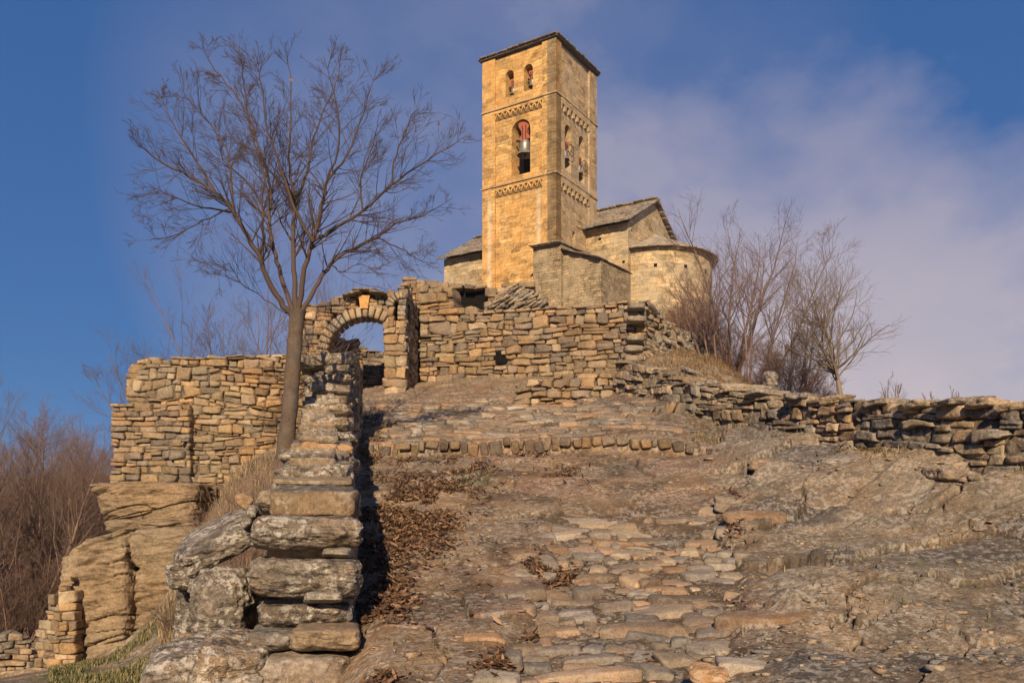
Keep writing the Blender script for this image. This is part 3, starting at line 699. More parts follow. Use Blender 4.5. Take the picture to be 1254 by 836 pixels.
# ------------------------------------------------------------------ walls
def xy(px_, Y): return ((px_-CX)/F*Y, Y)
def zfrom(pts, ln):
    """pts: (px, py, Y) along the wall -> function of u giving z"""
    us = []; zs = []
    for (a, b, Y) in pts:
        x, y = xy(a, Y); i = np.argmin([math.hypot(*(ln.at(u, 0)[0]-x, ln.at(u, 0)[1]-y)) for u in np.linspace(0, ln.L, 200)]); us.append(np.linspace(0, ln.L, 200)[i]); zs.append(CZ+(H0-b)/F*Y)
    o_ = np.argsort(us); us = np.array(us)[o_]; zs = np.array(zs)[o_]; return lambda u: float(np.interp(u, us, zs))
def thing(o, label, cat, group=None): return tag(o, label, cat, group)
# dry-stone wall on the right
rp = [(1900, 600, 6.2, 480), (1600, 590, 7.0, 495), (1400, 578, 8.0, 503), (1330, 580, 8.5, 501), (1254, 579, 9.1, 500), (1150, 562, 10.1, 496), (1050, 552, 11.5, 492), (960, 545, 13.0, 486), (880, 532, 14.3, 478), (830, 515, 15.3, 462), (790, 508, 16.2, 446), (752, 498, 17.0, 438)][::-1]
pl = [xy(a, Y) for a, b, Y, c in rp]; ln = Line(pl)
w = wall('dry_stone_wall', pl, zfrom([(a, b+6, Y) for a, b, Y, c in rp], ln), zfrom([(a, c, Y) for a, b, Y, c in rp], ln), .5, (.09, .18), (.18, .46), 'grey', 3, 7, .016, out=.06, follow=.55, amp=.055, k=5, wav=.06, split=.35)
thing(w, 'long low grey dry-stone wall running down the right side of the path', 'stone wall')
# loose capstones lying on it
def add_rock(name, c, size, ang=(0, 0, 0), seed=1, mat='wall', label=None, cat=None, group=None, n=14, col=(.24, .19, .14), amp=.12, strata=.04, parent=None, k=4., sfreq=9., under=0.):
    shp = (lambda T, V: V+np.stack([T[:, 0]*0, under*np.clip(-T[:, 2]-.1, 0, 1)**1.2*(T[:, 1] < 0)-.05*np.clip(T[:, 2], 0, 1)*0, T[:, 0]*0], -1)) if under else None
    V, Qt = rock(size, n, k, seed, amp, strata, sfreq, shape=shp); V = rot(V, *ang)+np.array(c)
    cc = np.tile(np.array(col), (len(V), 1))
    o = mesh(name, V, Qt, M[mat], parent, origin=None if parent is not None else (c[0], c[1], V[:, 2].min()), col=cc, smooth=True)
    return tag(o, label, cat, group)
caps = [(1025, 490, 11.9, .55, .16), (1085, 494, 11.0, .7, .12), (1130, 497, 10.3, .6, .12), (1178, 492, 9.8, .8, .10), (1215, 496, 9.4, .65, .12), (1248, 500, 9.1, .6, .12), (985, 487, 12.6, .9, .14), (938, 483, 13.4, .9, .13), (900, 478, 14.1, .8, .12), (860, 470, 14.8, .7, .15)]
for i, (a, b, Y, wd, h) in enumerate(caps):
    p = P(a, b, Y+.22); add_rock('capstone', p, (wd*.8, .40, h*.8), (rnd.uniform(-.08, .08), rnd.uniform(-.1, .1), rnd.uniform(-.3, .3)+.5), 40+i, 'wall', None, None, None, 18, PAL['grey'][i % 8]*.9, .07, .07, parent=w, k=7.)

# retaining wall across the top of the path
tp = [(513, 470, 20.4, 350), (545, 464, 20.3, 350), (560, 463, 20.2, 374), (600, 460, 20.0, 380), (650, 452, 19.8, 379), (700, 447, 19.5, 374), (750, 444, 19.2, 370), (791, 445, 19.0, 368)]
pl = [xy(a, Y) for a, b, Y, c in tp]; ln = Line(pl)
sk1 = [P(612, 436, 19.9), P(630, 410, 19.9)]
hole_u = 0
w = wall('retaining_wall', pl, zfrom([(a, b+8, Y) for a, b, Y, c in tp], ln), zfrom([(a, c, Y) for a, b, Y, c in tp], ln), .7, (.11, .24), (.18, .52), 'mixed', 5, 6, .014, 'wall_warm', out=.05, k=5., wav=.06, amp=.045, split=.35, skip=lambda u, z: math.hypot(pl[0][0]+u-P(613, 438, 19.9)[0], z-P(613, 438, 19.9)[2]) < .17, fcore=True, cd=.12)
thing(w, 'tall retaining wall of mixed ochre and grey stones across the head of the path', 'stone wall')
h = add_rock('drain_hole', P(613, 438, 20.03), (.34, .08, .3), (0, 0, 0), 3, 'hole', None, None, None, 6, (.02, .02, .02), .02, 0, parent=w)  # solid near-black block; the drain's inner shade is in its colour
# its return: a slope of tumbled slabs running back to the right
A4, B4, C4, D4 = P(789, 373, 19.6), P(866, 428, 24.0), P(789, 442, 19.2), P(850, 446, 21.0)
st = Stones(); T, Qt = tpl(4, 8.); N = []; g = np.random.default_rng(18)
for layer in range(3):
    for k in range(210):
        a, b = g.random(), g.random(); q = (A4*(1-a)+B4*a)*(1-b)+(C4*(1-a)+D4*a)*b+np.array([0, .12*layer, -.05*layer])
        V = T*np.array([g.uniform(.12, .26), g.uniform(.12, .22), g.uniform(.028, .06)]); V = V+fbm(V*8+k, 3, 2)[:, None]*.06
        N.append(rot(V, g.uniform(-.25, .35), .45+g.normal(0, .22), g.uniform(-.5, .9))+q)
N = np.array(N); st.batch(T, Qt, N, PAL['grey'][g.integers(0, 8, len(N))]*g.uniform(.6, 1.05, (len(N), 1)))
BK = np.array([.9, 1.2, -.25]); V = np.array([A4+[0, .15, -.06], B4+[0, .15, -.06], D4+[0, .15, -.3], C4+[0, .15, -.3], A4+BK, B4+BK, D4+BK-[0, 0, .6], C4+BK-[0, 0, .6]])
st.V.append(V); st.C.append(np.tile((.10, .08, .055), (8, 1))); st.Q.append(np.array([[0, 1, 2, 3], [4, 5, 1, 0], [1, 5, 6, 2], [4, 0, 3, 7], [5, 4, 7, 6]])+st.n); st.n += 8
w = st.build('collapsed_wall', M['wall']); thing(w, 'tumbled slope of grey slabs between the retaining wall corner and the brush', 'stone wall')
w = bpy.data.objects['retaining_wall']
for i, (a, b, Y) in enumerate([(779, 376, 18.95), (779, 392, 18.85), (778, 415, 18.8), (776, 428, 18.7), (776, 440, 18.6)]):
    add_rock('corner_stone', P(a, b, Y), (.42, .4, .15), (0, 0, rnd.uniform(-.05, .05)), 70+i, 'wall', None, None, None, 12, (.24, .2, .15), .05, .03, parent=w)
# small low rubble wall at the foot
tp = [(628, 486, 17.2, 474), (650, 490, 17.1, 462), (700, 492, 17.0, 455), (752, 497, 16.95, 452)]
pl = [xy(a, Y) for a, b, Y, c in tp]; ln = Line(pl)
w = wall('rubble_wall', pl, zfrom([(a, b+2, Y) for a, b, Y, c in tp], ln), zfrom([(a, c, Y) for a, b, Y, c in tp], ln), .8, (.10, .17), (.2, .48), 'mixed', 9, 6, .018, 'wall_warm', out=.09, k=4., tilt=-.45, wav=.07, amp=.06, cd=.12)
thing(w, 'small broken heap-like wall of pale stones at the foot of the retaining wall', 'stone wall')
# pier wall running forward from the left end of the retaining wall, narrow arch in its end
Yp = 18.8
pl = [xy(497, 18.82), xy(506, 19.9), xy(515, 21.0)]
w = wall('pier_wall', pl, lambda u: 4.3+u*.1, lambda u: 6.75-u*.03, .17, (.10, .20), (.2, .42), 'mixed', 12, 5, .014, out=.05, wav=.07, k=5.)
thing(w, 'rough oblique wall joining the narrow arched pier to the retaining wall', 'stone wall')
fx0, fx1 = xy(469, Yp)[0], xy(496, Yp)[0]
pier = empty('arched_pier', (fx0+.2, Yp, 4.4), 'narrow ochre stone pier with a small dark arched recess at its top beside the gateway', 'pier')
st = wall('pier_body', [(fx0, Yp), (fx1, Yp)], lambda u: 4.3, lambda u: 5.95, .5, (.17, .28), (.24, .48), 'warm', 14, 6, .012, 'wall_warm', parent=pier, out=.02, split=.1, k=6., wav=.02)
wall('pier_body', [(xy(474, Yp)[0], Yp), (xy(482, Yp)[0], Yp)], lambda u: 5.9, lambda u: float(6.55+.9*u), .5, (.15, .25), (.15, .3), 'mixed', 15, 5, .012, 'wall_warm', parent=pier, out=.02, split=0.)
mbv = Stones(); T, Qt = tpl(5, 6.); N = []
def voussoirs(cx, y, cz, r, depth, a0, a1, n, hgt, seed, out=.02, wj=.1):
    g = np.random.default_rng(seed); N = []
    for i in range(n):
        t0 = a0+(a1-a0)*i/n+.004/r; t1 = a0+(a1-a0)*(i+1)/n-.004/r; hh = hgt*g.uniform(1-wj, 1+wj)
        a = t0+(t1-t0)*(T[:, 0]+1)/2; rr = r+hh*(T[:, 2]+1)/2
        V = np.stack([cx-np.cos(a)*rr, y-out*g.random()+depth*(1-T[:, 1])/2, cz+np.sin(a)*rr], -1)
        V = V+fbm(V*8, 3, seed)[:, None]*.03; N.append(V)
    return np.array(N)
N = voussoirs(xy(492, Yp)[0], Yp, 6.22, .20, .5, .15, math.pi*.62, 6, .17, 3)
mbv.batch(T, Qt, N, PAL['mixed'][np.arange(len(N)) % 8]); mbv.build('arch_ring', M['wall_warm'], pier)
add_rock('recess', (xy(490, Yp)[0], Yp+.42, 6.12), (.36, .12, .62), (0, 0, 0), 3, 'hole', n=6, col=(.02,)*3, amp=.01, strata=0, parent=pier)  # black block paints the shade within the arched recess

# gateway ------------------------------------------------------------------
Yg = 19.6; gcx, gr, gzc = xy(447, Yg)[0], .84, CZ+(H0-434)/F*Yg
gate = empty('gateway', (gcx, Yg, 4.4), 'ruined stone gateway with a round arch of pale voussoirs at the top of the path', 'gateway')
gp = [(362, 466, Yg, 372), (372, 466, Yg, 373), (395, 466, Yg, 370), (415, 466, Yg, 363), (425, 466, Yg, 361), (470, 466, Yg, 360), (500, 466, Yg, 362)]
pl = [xy(a, Y) for a, b, Y, c in gp]; ln = Line(pl); ux = pl[0][0]
def in_arch(u, z):
    x = ux+u; return (math.hypot(x-gcx, z-gzc) < gr+.24 and z > gzc-.02) or (abs(x-gcx) < gr+.03 and z <= gzc) or abs(x-xy(446.5, Yg)[0]) < .16 and z > gzc+gr+.2
wall('gate_wall', pl, lambda u: 4.2, zfrom([(a, c, Y) for a, b, Y, c in gp], ln), .55, (.11, .19), (.18, .36), 'warm', 21, 5, .012, 'wall_warm', parent=gate, skip=in_arch, out=.03, wav=.03, k=5.)
mbv = Stones(); N = voussoirs(gcx, Yg-.03, gzc, gr, .6, -.02, math.pi+.02, 21, .27, 9)
mbv.batch(T, Qt, N, (PAL['warm']*np.array([1.05, 1.15, 1.3]))[np.random.default_rng(2).integers(0, 8, len(N))]); mbv.build('arch_ring', M['wall_warm'], gate)
# keystone tablet
s = Skin(); fr = frame((0, Yg-.06, 0), np.array([1., 0, 0]), np.array([0, -1., 0])); x0, x1, x2, x3 = xy(439.5, Yg)[0], xy(453.5, Yg)[0], xy(442, Yg)[0], xy(451, Yg)[0]; zt_, zb_ = CZ+(H0-362)/F*Yg, CZ+(H0-378.5)/F*Yg
pts = [(x2, zb_), (x3, zb_), (x1, zt_), (x0, zt_)]
s.quad([fr(a, b, .02) for a, b in pts], pts)
for i in range(4):
    a, b = pts[i], pts[(i+1) % 4]; s.quad([fr(*a, .02), fr(*a, -.3), fr(*b, -.3), fr(*b, .02)], [(0, 0)]*4)
s.build('keystone', M['tablet'], gate)
for i, (a, b, wd, tl) in enumerate([(435, 362, .42, -.14), (449, 358.5, .62, .02), (464, 361.5, .45, .12), (430, 364, .34, -.2)]):
    add_rock('coping_slab', P(a, b, Yg+.1), (wd, .75, .07), (0, -tl*-1, 0), 90+i, 'slate', n=8, col=(.13, .11, .09), amp=.03, strata=.01, parent=gate)
# walls beyond the gate, their shade put into dark stone colours
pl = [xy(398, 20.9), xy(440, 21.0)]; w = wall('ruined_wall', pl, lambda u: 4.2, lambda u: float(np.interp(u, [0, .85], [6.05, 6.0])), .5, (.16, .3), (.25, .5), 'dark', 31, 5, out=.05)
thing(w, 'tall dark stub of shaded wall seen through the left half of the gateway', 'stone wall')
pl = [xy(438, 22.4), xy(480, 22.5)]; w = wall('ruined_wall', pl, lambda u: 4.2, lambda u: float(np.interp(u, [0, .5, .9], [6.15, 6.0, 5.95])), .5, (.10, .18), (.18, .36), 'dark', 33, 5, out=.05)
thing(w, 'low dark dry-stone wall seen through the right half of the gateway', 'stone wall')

# ruined house behind the retaining wall -------------------------------------
Yr = 23.6
rp_ = [(492, 395, Yr, 340), (505, 395, Yr, 336), (520, 395, Yr, 343), (545, 395, Yr, 346), (590, 395, Yr, 349), (620, 395, Yr, 347), (655, 395, Yr, 346)]
pl = [xy(a, Y) for a, b, Y, c in rp_]; ln = Line(pl); hx, hz = xy(572, Yr)[0], CZ+(H0-365)/F*Yr
w = wall('ruined_house_wall', pl, lambda u: 6.3, zfrom([(a, c, Y) for a, b, Y, c in rp_], ln), .7, (.13, .24), (.25, .6), 'warm', 41, 5, .014, 'wall_warm',
     skip=lambda u, z: ((pl[0][0]+u-hx)/.46)**2+((z-hz)/.30)**2 < 1 , out=.05, wav=.05)
thing(w, 'crumbling wall of a ruined house with a dark hole, below the bell tower', 'ruined wall')
add_rock('hole', (hx, Yr+.5, hz), (1.5, .4, .9), (0, 0, 0), 3, 'hole', n=8, col=(.02,)*3, amp=.03, strata=0, parent=w)  # black block behind the gap paints its inner shade
# its collapsed vault: a fan of thin dark stones
st = Stones(); T, Qt = tpl(4, 5.); N = []; g = np.random.default_rng(17); c0 = P(632, 401, 22.8)
for row in range(16):
    zz = CZ+(H0-386)/F*22.8+row*.050; f_ = row/15
    xa, xb = c0[0]+(-.80+.75*f_**1.3), c0[0]+(.88-.95*f_**1.6); x = xa
    while x < xb:
        V = T*np.array([.16, .22, .030])*g.uniform(.6, 1.2); V = V+fbm(V*9+x*5+row, 3, 2)[:, None]*.05
        N.append(rot(V, 0, -.5+g.uniform(-.14, .14), g.uniform(-.2, .2))+np.array([x+g.uniform(-.03, .03), 22.9-.25*math.sin(math.pi*f_)+g.uniform(-.05, .05), zz+g.uniform(-.02, .02)])); x += g.uniform(.07, .13)
N = np.array(N); st.batch(T, Qt, N, PAL['dark'][g.integers(0, 4, len(N))]*1.35)
o = st.build('collapsed_vault', M['wall']); thing(o, 'broken vault of thin dark tilted stones above the retaining wall', 'vault')
add_rock('vault_fill', (c0[0], 23.1, c0[2]+.25), (1.3, .3, 1.0), (0, 0, 0), 5, 'dark', n=8, col=(.05,)*3, amp=.04, strata=0, parent=o)

# terrace wall on the left ------------------------------------------------------
tp = [(158, 605, 13.9, 437), (175, 610, 13.8, 435), (230, 610, 13.8, 436), (300, 600, 13.9, 434), (372, 580, 14.0, 431), (445, 560, 14.2, 428)]
pl = [xy(a, Y) for a, b, Y, c in tp]; ln = Line(pl)
w = wall('terrace_wall', pl, lambda u: .2+u*.1, zfrom([(a, c, Y) for a, b, Y, c in tp], ln), .8, (.055, .165), (.11, .36), 'warm', 51, 6, .010, 'wall_warm', out=.035, wav=.075, k=5., amp=.045, batter=.03, split=.3)
thing(w, 'high golden dry-stone terrace wall left of the bare tree', 'stone wall')
pl = [(xy(158, 13.9)[0]-1.3, 17.5), (xy(158, 13.9)[0]-.5, 15.2), xy(157, 13.95)]
wall('wall_return', pl, lambda u: .2, lambda u: 4.1, .7, (.10, .2), (.16, .36), 'warm', 53, 5, .012, 'wall_warm', parent=w)
# buttress in front of its left end
tp = [(134, 600, 13.78, 494), (231, 600, 13.70, 494)]
pl = [xy(a, Y) for a, b, Y, c in tp]; ln = Line(pl)
b_ = wall('buttress', pl, lambda u: 1.8, zfrom([(a, c, Y) for a, b, Y, c in tp], ln), .5, (.07, .15), (.14, .34), 'mixed', 55, 6, .012, 'wall_warm', out=.045, wav=.04, k=5., amp=.04, batter=.03)
thing(b_, 'projecting buttress of thin brown slabs on top of the sandstone cliff', 'buttress')
0 and wall('buttress_side', [xy(229, 13.5), xy(231, 13.8)], lambda u: 1.2, lambda u: 3.25, .2, (.08, .15), (.14, .3), 'mixed', 56, 5, .012, 'wall_warm', parent=b_, out=.03)
0 and wall('buttress_side', [(xy(134, 13.1)[0]-.3, 14.6), (xy(134, 13.1)[0]-.04, 13.35)], lambda u: 1.7, lambda u: 3.15, .2, (.08, .15), (.14, .3), 'mixed', 57, 5, .012, 'wall_warm', parent=b_, out=.03)

# sandstone cliff -----------------------------------------------------------------
def cliffblk(pxa, pxb, pya, pyb, Y, dep, seed, shape=None, amp=.05, n=96):
    a, b = P(pxa, pya, Y), P(pxb, pyb, Y); c = (a+b)/2; size = (b[0]-a[0], dep, a[2]-b[2])
    T_, Q_ = tpl(n, 12.); V = T_*np.array(size)/2
    if shape: V = shape(T_, V)
    V = V*1.0; q = V*1.1+seed*5.1
    nr_ = T_/np.linalg.norm(T_, axis=1)[:, None]
    t = V[:, 2]-.22*V[:, 0]+.16*V[:, 1]+.10*fbm(V*1.2+seed, 3, seed)
    lay = fbm(np.stack([t*9, V[:, 0]*1.3, V[:, 1]*1.3], -1)+seed, 6, 3, .66); lay = lay-.5*sst(np.abs(fbm(np.stack([t*4, V[:, 0]*.7, V[:, 1]*.7], -1)+seed*3, 3, 13)), .035, .0); ledge = fbm(np.stack([t*2.3, V[:, 0]*.3, V[:, 1]*.3], -1)+seed*2, 2, 6)
    V = V+nr_*np.array([1, 1, .3])*(lay*.15+ledge*.16+fbm(q*1.8, 6, seed+1, .66)*.26-.10*sst(np.abs(fbm(np.stack([t*2.6, V[:, 0]*.35, V[:, 1]*.4], -1)+seed*5, 3, 23)), .022, .0))[:, None]
    cc = np.array([(.255, .19, .12)])*(1+.5*fbm(V*.9+seed, 3, 8)[:, None])+np.array([(.03, .03, .035)])*(lay[:, None])
    gr = sst(fbm(V*.8+9, 3, 15), .03, .2)[:, None]; cc = cc*(1-gr*.5)+np.array([(.22, .19, .155)])*gr*.5
    return V+np.array([c[0], c[1]+dep/2, c[2]]), Q_, cc
st = Stones()
def addb(*a, **k):
    V, Q_, c = cliffblk(*a, **k); st.V.append(V); st.C.append(c); st.Q.append(Q_+st.n); st.n += len(V)
def sh_low(T_, V):
    f = (T_[:, 2]+1)/2; V = V.copy(); V[:, 0] += np.where(T_[:, 0] < 0, .16*(f)*0-.10*(1-f)-.0, 0); V[:, 2] += np.where(T_[:, 2] > 0, -.18*(T_[:, 0] < -.3)*(-T_[:, 0]), 0)+.12*T_[:, 0]*(T_[:, 2] > 0); return V
def sh_over(T_, V):
    V = V.copy(); V[:, 0] += np.where(T_[:, 0] < 0, -.12*T_[:, 2], 0); return V
addb(72, 156, 655, 822, 11.3, 2.4, 3, shape=sh_low)
addb(158, 262, 645, 822, 11.35, 2.4, 8)
addb(112, 236, 590, 652, 12.2, 2.6, 12, shape=sh_over)
addb(128, 240, 636, 675, 12.0, 2.0, 15, n=50)
o = st.build('sandstone_cliff', M['cliff']); thing(o, 'golden layered sandstone cliff with a dark vertical crack under the buttress', 'rock outcrop')
tp = [(44, 812, 11.2, 790), (56, 812, 11.1, 745), (68, 812, 11.05, 715), (80, 812, 11.05, 705), (92, 812, 11.05, 740)]
pl = [xy(a, Y) for a, b, Y, c in tp]; ln = Line(pl)
w = wall('rubble_wall', pl, lambda u: -.35, zfrom([(a, c, Y) for a, b, Y, c in tp], ln), .22, (.06, .12), (.12, .26), 'warm', 61, 5, .012, 'wall_warm', out=.03)
thing(w, 'small wedge of stacked pale stones against the left foot of the cliff', 'stone wall')
tp = [(-60, 830, 12.2, 775), (0, 820, 12.3, 775), (36, 812, 12.4, 780), (50, 812, 12.6, 792)]
pl = [xy(a, Y) for a, b, Y, c in tp]; ln = Line(pl)
w = wall('rubble_wall', pl, lambda u: -.9, zfrom([(a, c, Y) for a, b, Y, c in tp], ln), .6, (.08, .16), (.16, .34), 'grey', 63, 5, .014, out=.05)
thing(w, 'low grey rubble wall in the bottom left corner below the bare trees', 'stone wall')

# big-stone wall in the left foreground ----------------------------------------------
lw = empty('boulder_wall', P(370, 836, 7.), 'massive lichen-covered stone wall rising step by step beside the path in the left foreground', 'stone wall')
stones = [ # px0, px1, py_top, py_bottom, distance, depth, colour, mat
 (293, 434, 800, 880, 5.75, .9, (.23, .18, .135), 'wall'), (300, 358, 773, 804, 5.8, .7, (.17, .14, .11), 'wall'), (354, 440, 769, 805, 5.72, .8, (.26, .195, .125), 'wall_warm'),
 (309, 430, 740, 779, 5.98, .8, (.15, .12, .095), 'boulder'), (368, 418, 724, 744, 5.9, .7, (.24, .21, .17), 'wall'), (298, 438, 682, 740, 5.84, .9, (.20, .165, .125), 'boulder'), (392, 434, 668, 686, 6.05, .7, (.28, .24, .19), 'wall'),
 (305, 441, 628, 678, 6.0, .8, (.20, .16, .12), 'boulder'), (316, 440, 596, 634, 6.5, 1.0, (.25, .205, .15), 'boulder'), (337, 433, 566, 603, 7.3, 1.1, (.26, .21, .15), 'boulder'),
 (353, 433, 549, 574, 8.2, 1.0, (.25, .20, .15), 'boulder'), (358, 429, 538, 560, 8.9, .9, (.40, .26, .14), 'wall_warm'), (364, 433, 525, 546, 9.6, .9, (.24, .20, .145), 'boulder'),
 (375, 432, 509, 531, 10.3, .9, (.27, .21, .14), 'boulder'), (376, 432, 492, 515, 11.0, .9, (.25, .20, .14), 'boulder'), (375, 425, 480, 499, 11.6, .8, (.23, .18, .13), 'boulder'), (375, 425, 467, 486, 12.1, .8, (.24, .19, .14), 'boulder'),
 (376, 431, 456, 474, 12.6, .8, (.25, .20, .145), 'boulder'), (398, 441, 446, 462, 13.0, .7, (.24, .19, .14), 'boulder'), (366, 441, 431, 452, 13.5, .9, (.26, .21, .15), 'boulder')]
for i, (a, b, t_, bo, Y, dp, c, mt) in enumerate(stones):
    p0, p1 = P(a, t_, Y), P(b, bo, Y); sz = (p1[0]-p0[0], dp, (p0[2]-p1[2])*.90); cen = (p0+p1)/2+np.array([-.09*dp, dp/2+rnd.uniform(-.07, .07), 0])
    add_rock('wall_stone', cen, sz, (.02*rnd.uniform(-1, 1), rnd.uniform(-.05, .05)*(1 if i < 10 else 2), .17+rnd.uniform(-.1, .1)*(1 if i < 10 else 2.5)), 100+i, mt, n=44 if i < 10 else 28, col=np.array(c)*rnd.uniform(.85, 1.15), amp=.035 if i < 10 else .06, strata=.045, parent=lw, k=6.5, sfreq=11, under=.16)
pl = [xy(305, 6.15), xy(433, 6.15)]
ptsr = [(433, 6.3), (433, 7.4), (432, 8.6), (431, 10), (430, 11.5), (428, 12.6), (438, 13.3), (440, 14.2)]
pl = [xy(a, Y) for a, Y in ptsr]; ln = Line(pl)
tops = [.22+CZ, .40+CZ, .68+CZ, 1.0+CZ, 1.45+CZ, 1.95+CZ, 2.25+CZ, 2.6+CZ]
wall('rubble_core', pl, lambda u: gz(*[float(v) for v in ln.at(u, .3)])-.25, lambda u: float(np.interp(u, ln.l, tops)), .62, (.10, .2), (.2, .45), 'grey', 71, 5, .014, out=.03, parent=lw, follow=.7)
# upper left flank below the tree
pl = [xy(356, 7.6), xy(366, 9.2), xy(372, 11.5), xy(376, 13.8)][::-1]; ln2 = Line(pl)
wall('rubble_core', pl, lambda u: gz(*[float(v) for v in ln2.at(u, .1)])-.3, lambda u: float(np.interp(ln2.L-u, [0, 1.6, 4, 6.5], [.55+CZ, .9+CZ, 1.6+CZ, 2.5+CZ])), .4, (.10, .2), (.2, .4), 'grey', 73, 4, .014, out=.03, parent=lw)
# boulders left of it
bl = [((P(190, 700, 7.0)+P(300, 625, 7.0))/2, (.80, .95, .26), (.22, -.48, .25), 'wide tilted grey boulder with white lichen below the dry shrub', (.185, .15, .12)),
 ((P(192, 722, 7.1)+P(240, 692, 7.1))/2, (.36, .6, .24), (0, .1, .3), 'small dark rock wedged under the tilted lichen boulder', (.17, .14, .11)),
 ((P(222, 790, 6.75)+P(275, 702, 6.75))/2, (.42, .8, .62), (.1, -.1, .2), 'rounded upright boulder streaked with white lichen, left of the biggest one', (.19, .155, .12)),
 ((P(236, 805, 6.5)+P(296, 700, 6.5))/2, (.42, .8, .66), (-.1, .12, -.1), 'tall rounded boulder leaning on the stepped boulder wall', (.20, .16, .12)),
 ((P(150, 880, 5.6)+P(245, 808, 5.8))/2, (.56, .8, .5), (.1, -.2, .3), 'half-buried pale lichen boulder at the bottom edge left of the wall', (.20, .16, .125)),
 ((P(225, 885, 5.5)+P(305, 792, 5.6))/2, (.54, .8, .56), (.1, .1, .1), 'pale mottled boulder at the foot of the stepped boulder wall', (.25, .19, .13)),
 ((P(205, 800, 7.6)+P(238, 718, 7.6))/2, (.30, .6, .7), (0, .1, .2), 'dark upright rock between the cliff and the lichen boulders', (.17, .145, .12)),
 ((P(208, 812, 7.2)+P(232, 778, 7.2))/2, (.22, .4, .22), (0, .1, .4), 'small ochre block at the foot of the dark upright rock', (.34, .24, .13)),
 (P(297, 613, 7.2), (.17, .2, .13), (.2, .4, .3), 'fist-sized ochre stone lying below the dry shrub', (.32, .21, .115)),
 (P(302, 632, 7.0), (.10, .25, .20), (.2, .6, .1), 'thin grey flake of stone propped beside the boulder wall', (.22, .19, .16))]
for i, (c, sz, an, lb, cc) in enumerate(bl):
    add_rock('boulder', c+np.array([0, sz[1]/2, 0]), sz, an, 200+i, 'boulder' if i not in (7, 8) else 'wall_warm', lb, 'boulder', 'boulders beside the foreground wall', 46 if i < 7 else 12, cc, .12, .06, k=3.8)
# fallen rocks on the right
br = [((1025, 573, 10.6), (.62, .6, .30), (.1, -.1, .2), 'squarish mottled rock at the foot of the right-hand wall', (.24, .20, .16)),
 ((1165, 582, 9.3), (.55, .5, .16), (.1, .1, .2), 'flat brown rock below the wall near the right edge', (.25, .18, .12)),
 ((960, 572, 11.3), (1.1, .8, .20), (.08, .06, .1), 'long low pale rock ledge at the start of the right-hand wall', (.28, .21, .145)),
 ((905, 556, 12.4), (.9, .8, .18), (.05, .1, .1), 'long low grey rock ledge beside the cobbled step', (.25, .2, .15)),
 ((850, 457, 17.4), (.55, .5, .10), (.35, .3, .5), 'tilted flat grey slab lying on the earth mound', (.26, .23, .20)),
 ((943, 468, 16.6), (.26, .3, .42), (0, .1, .2), 'upright grey rock at the right end of the earth mound', (.22, .19, .16)),
 ((908, 477, 15.2), (1.0, .7, .16), (.05, .05, .2), 'flat pale slab on top of the mound behind the wall', (.30, .25, .20)),
 ((872, 824, 4.75), (.23, .16, .09), (.2, .05, -.2), 'chunky orange-faced cobble at the bottom of the path', (.42, .27, .15))]
for i, ((a, b, Y), sz, an, lb, cc) in enumerate(br):
    add_rock('rock', P(a, b, Y), sz, an, 300+i, 'wall', lb, 'rock', None, 24, cc, .10, .05, k=4.5)

# the stone kerb crossing the path ------------------------------------------------
def kerbrow(name, a, b, ya, yb, hh, seed, label, lean=.0, zo=0.):
    g = np.random.default_rng(seed); T, Qt = tpl(5, 7.); N = []; x = a
    while x < b:
        w_ = g.uniform(.06, .22); t = (x-a)/(b-a); kx_ = x+w_/2; yy = 13.0+.12*math.sin(kx_*1.3)-.10*(kx_+1) if ya is None else ya+(yb-ya)*t
        h_ = hh*g.uniform(.6, 1.35); zt_ = gz(kx_, yy+.28)-.045+zo+g.uniform(-.04, .03)
        V = T*np.array([w_/2-.008, .10, h_/2]); V = V+fbm(V*9+x*7, 3, 1)[:, None]*.05
        V = V*np.array([1, 1, 1-.0*x]); V = rot(V, g.uniform(-.1, .25), g.uniform(-.22, .22)+lean, g.uniform(-.2, .2))+np.array([kx_, yy+.07+g.uniform(-.035, .035), zt_-h_/2]); N.append(V); x += w_
    st = Stones(); N = np.array(N); st.batch(T, Qt, N, (PAL['grey'][g.integers(0, 8, len(N))])*g.uniform(.5, .85, (len(N), 1))*np.array([1.05, .95, .85]))
    return thing(st.build(name, M['wall_warm']), label, 'kerb')
kerbrow('stone_kerb', -2.28, 2.62, None, None, .17, 5, 'row of small upright stones edging the step across the path')
kerbrow('stone_kerb', xy(762, 14.6)[0], xy(850, 15.0)[0], 14.6, 15.1, .46, 6, 'short row of tall leaning stones against the foot of the right-hand wall', .35, .10)

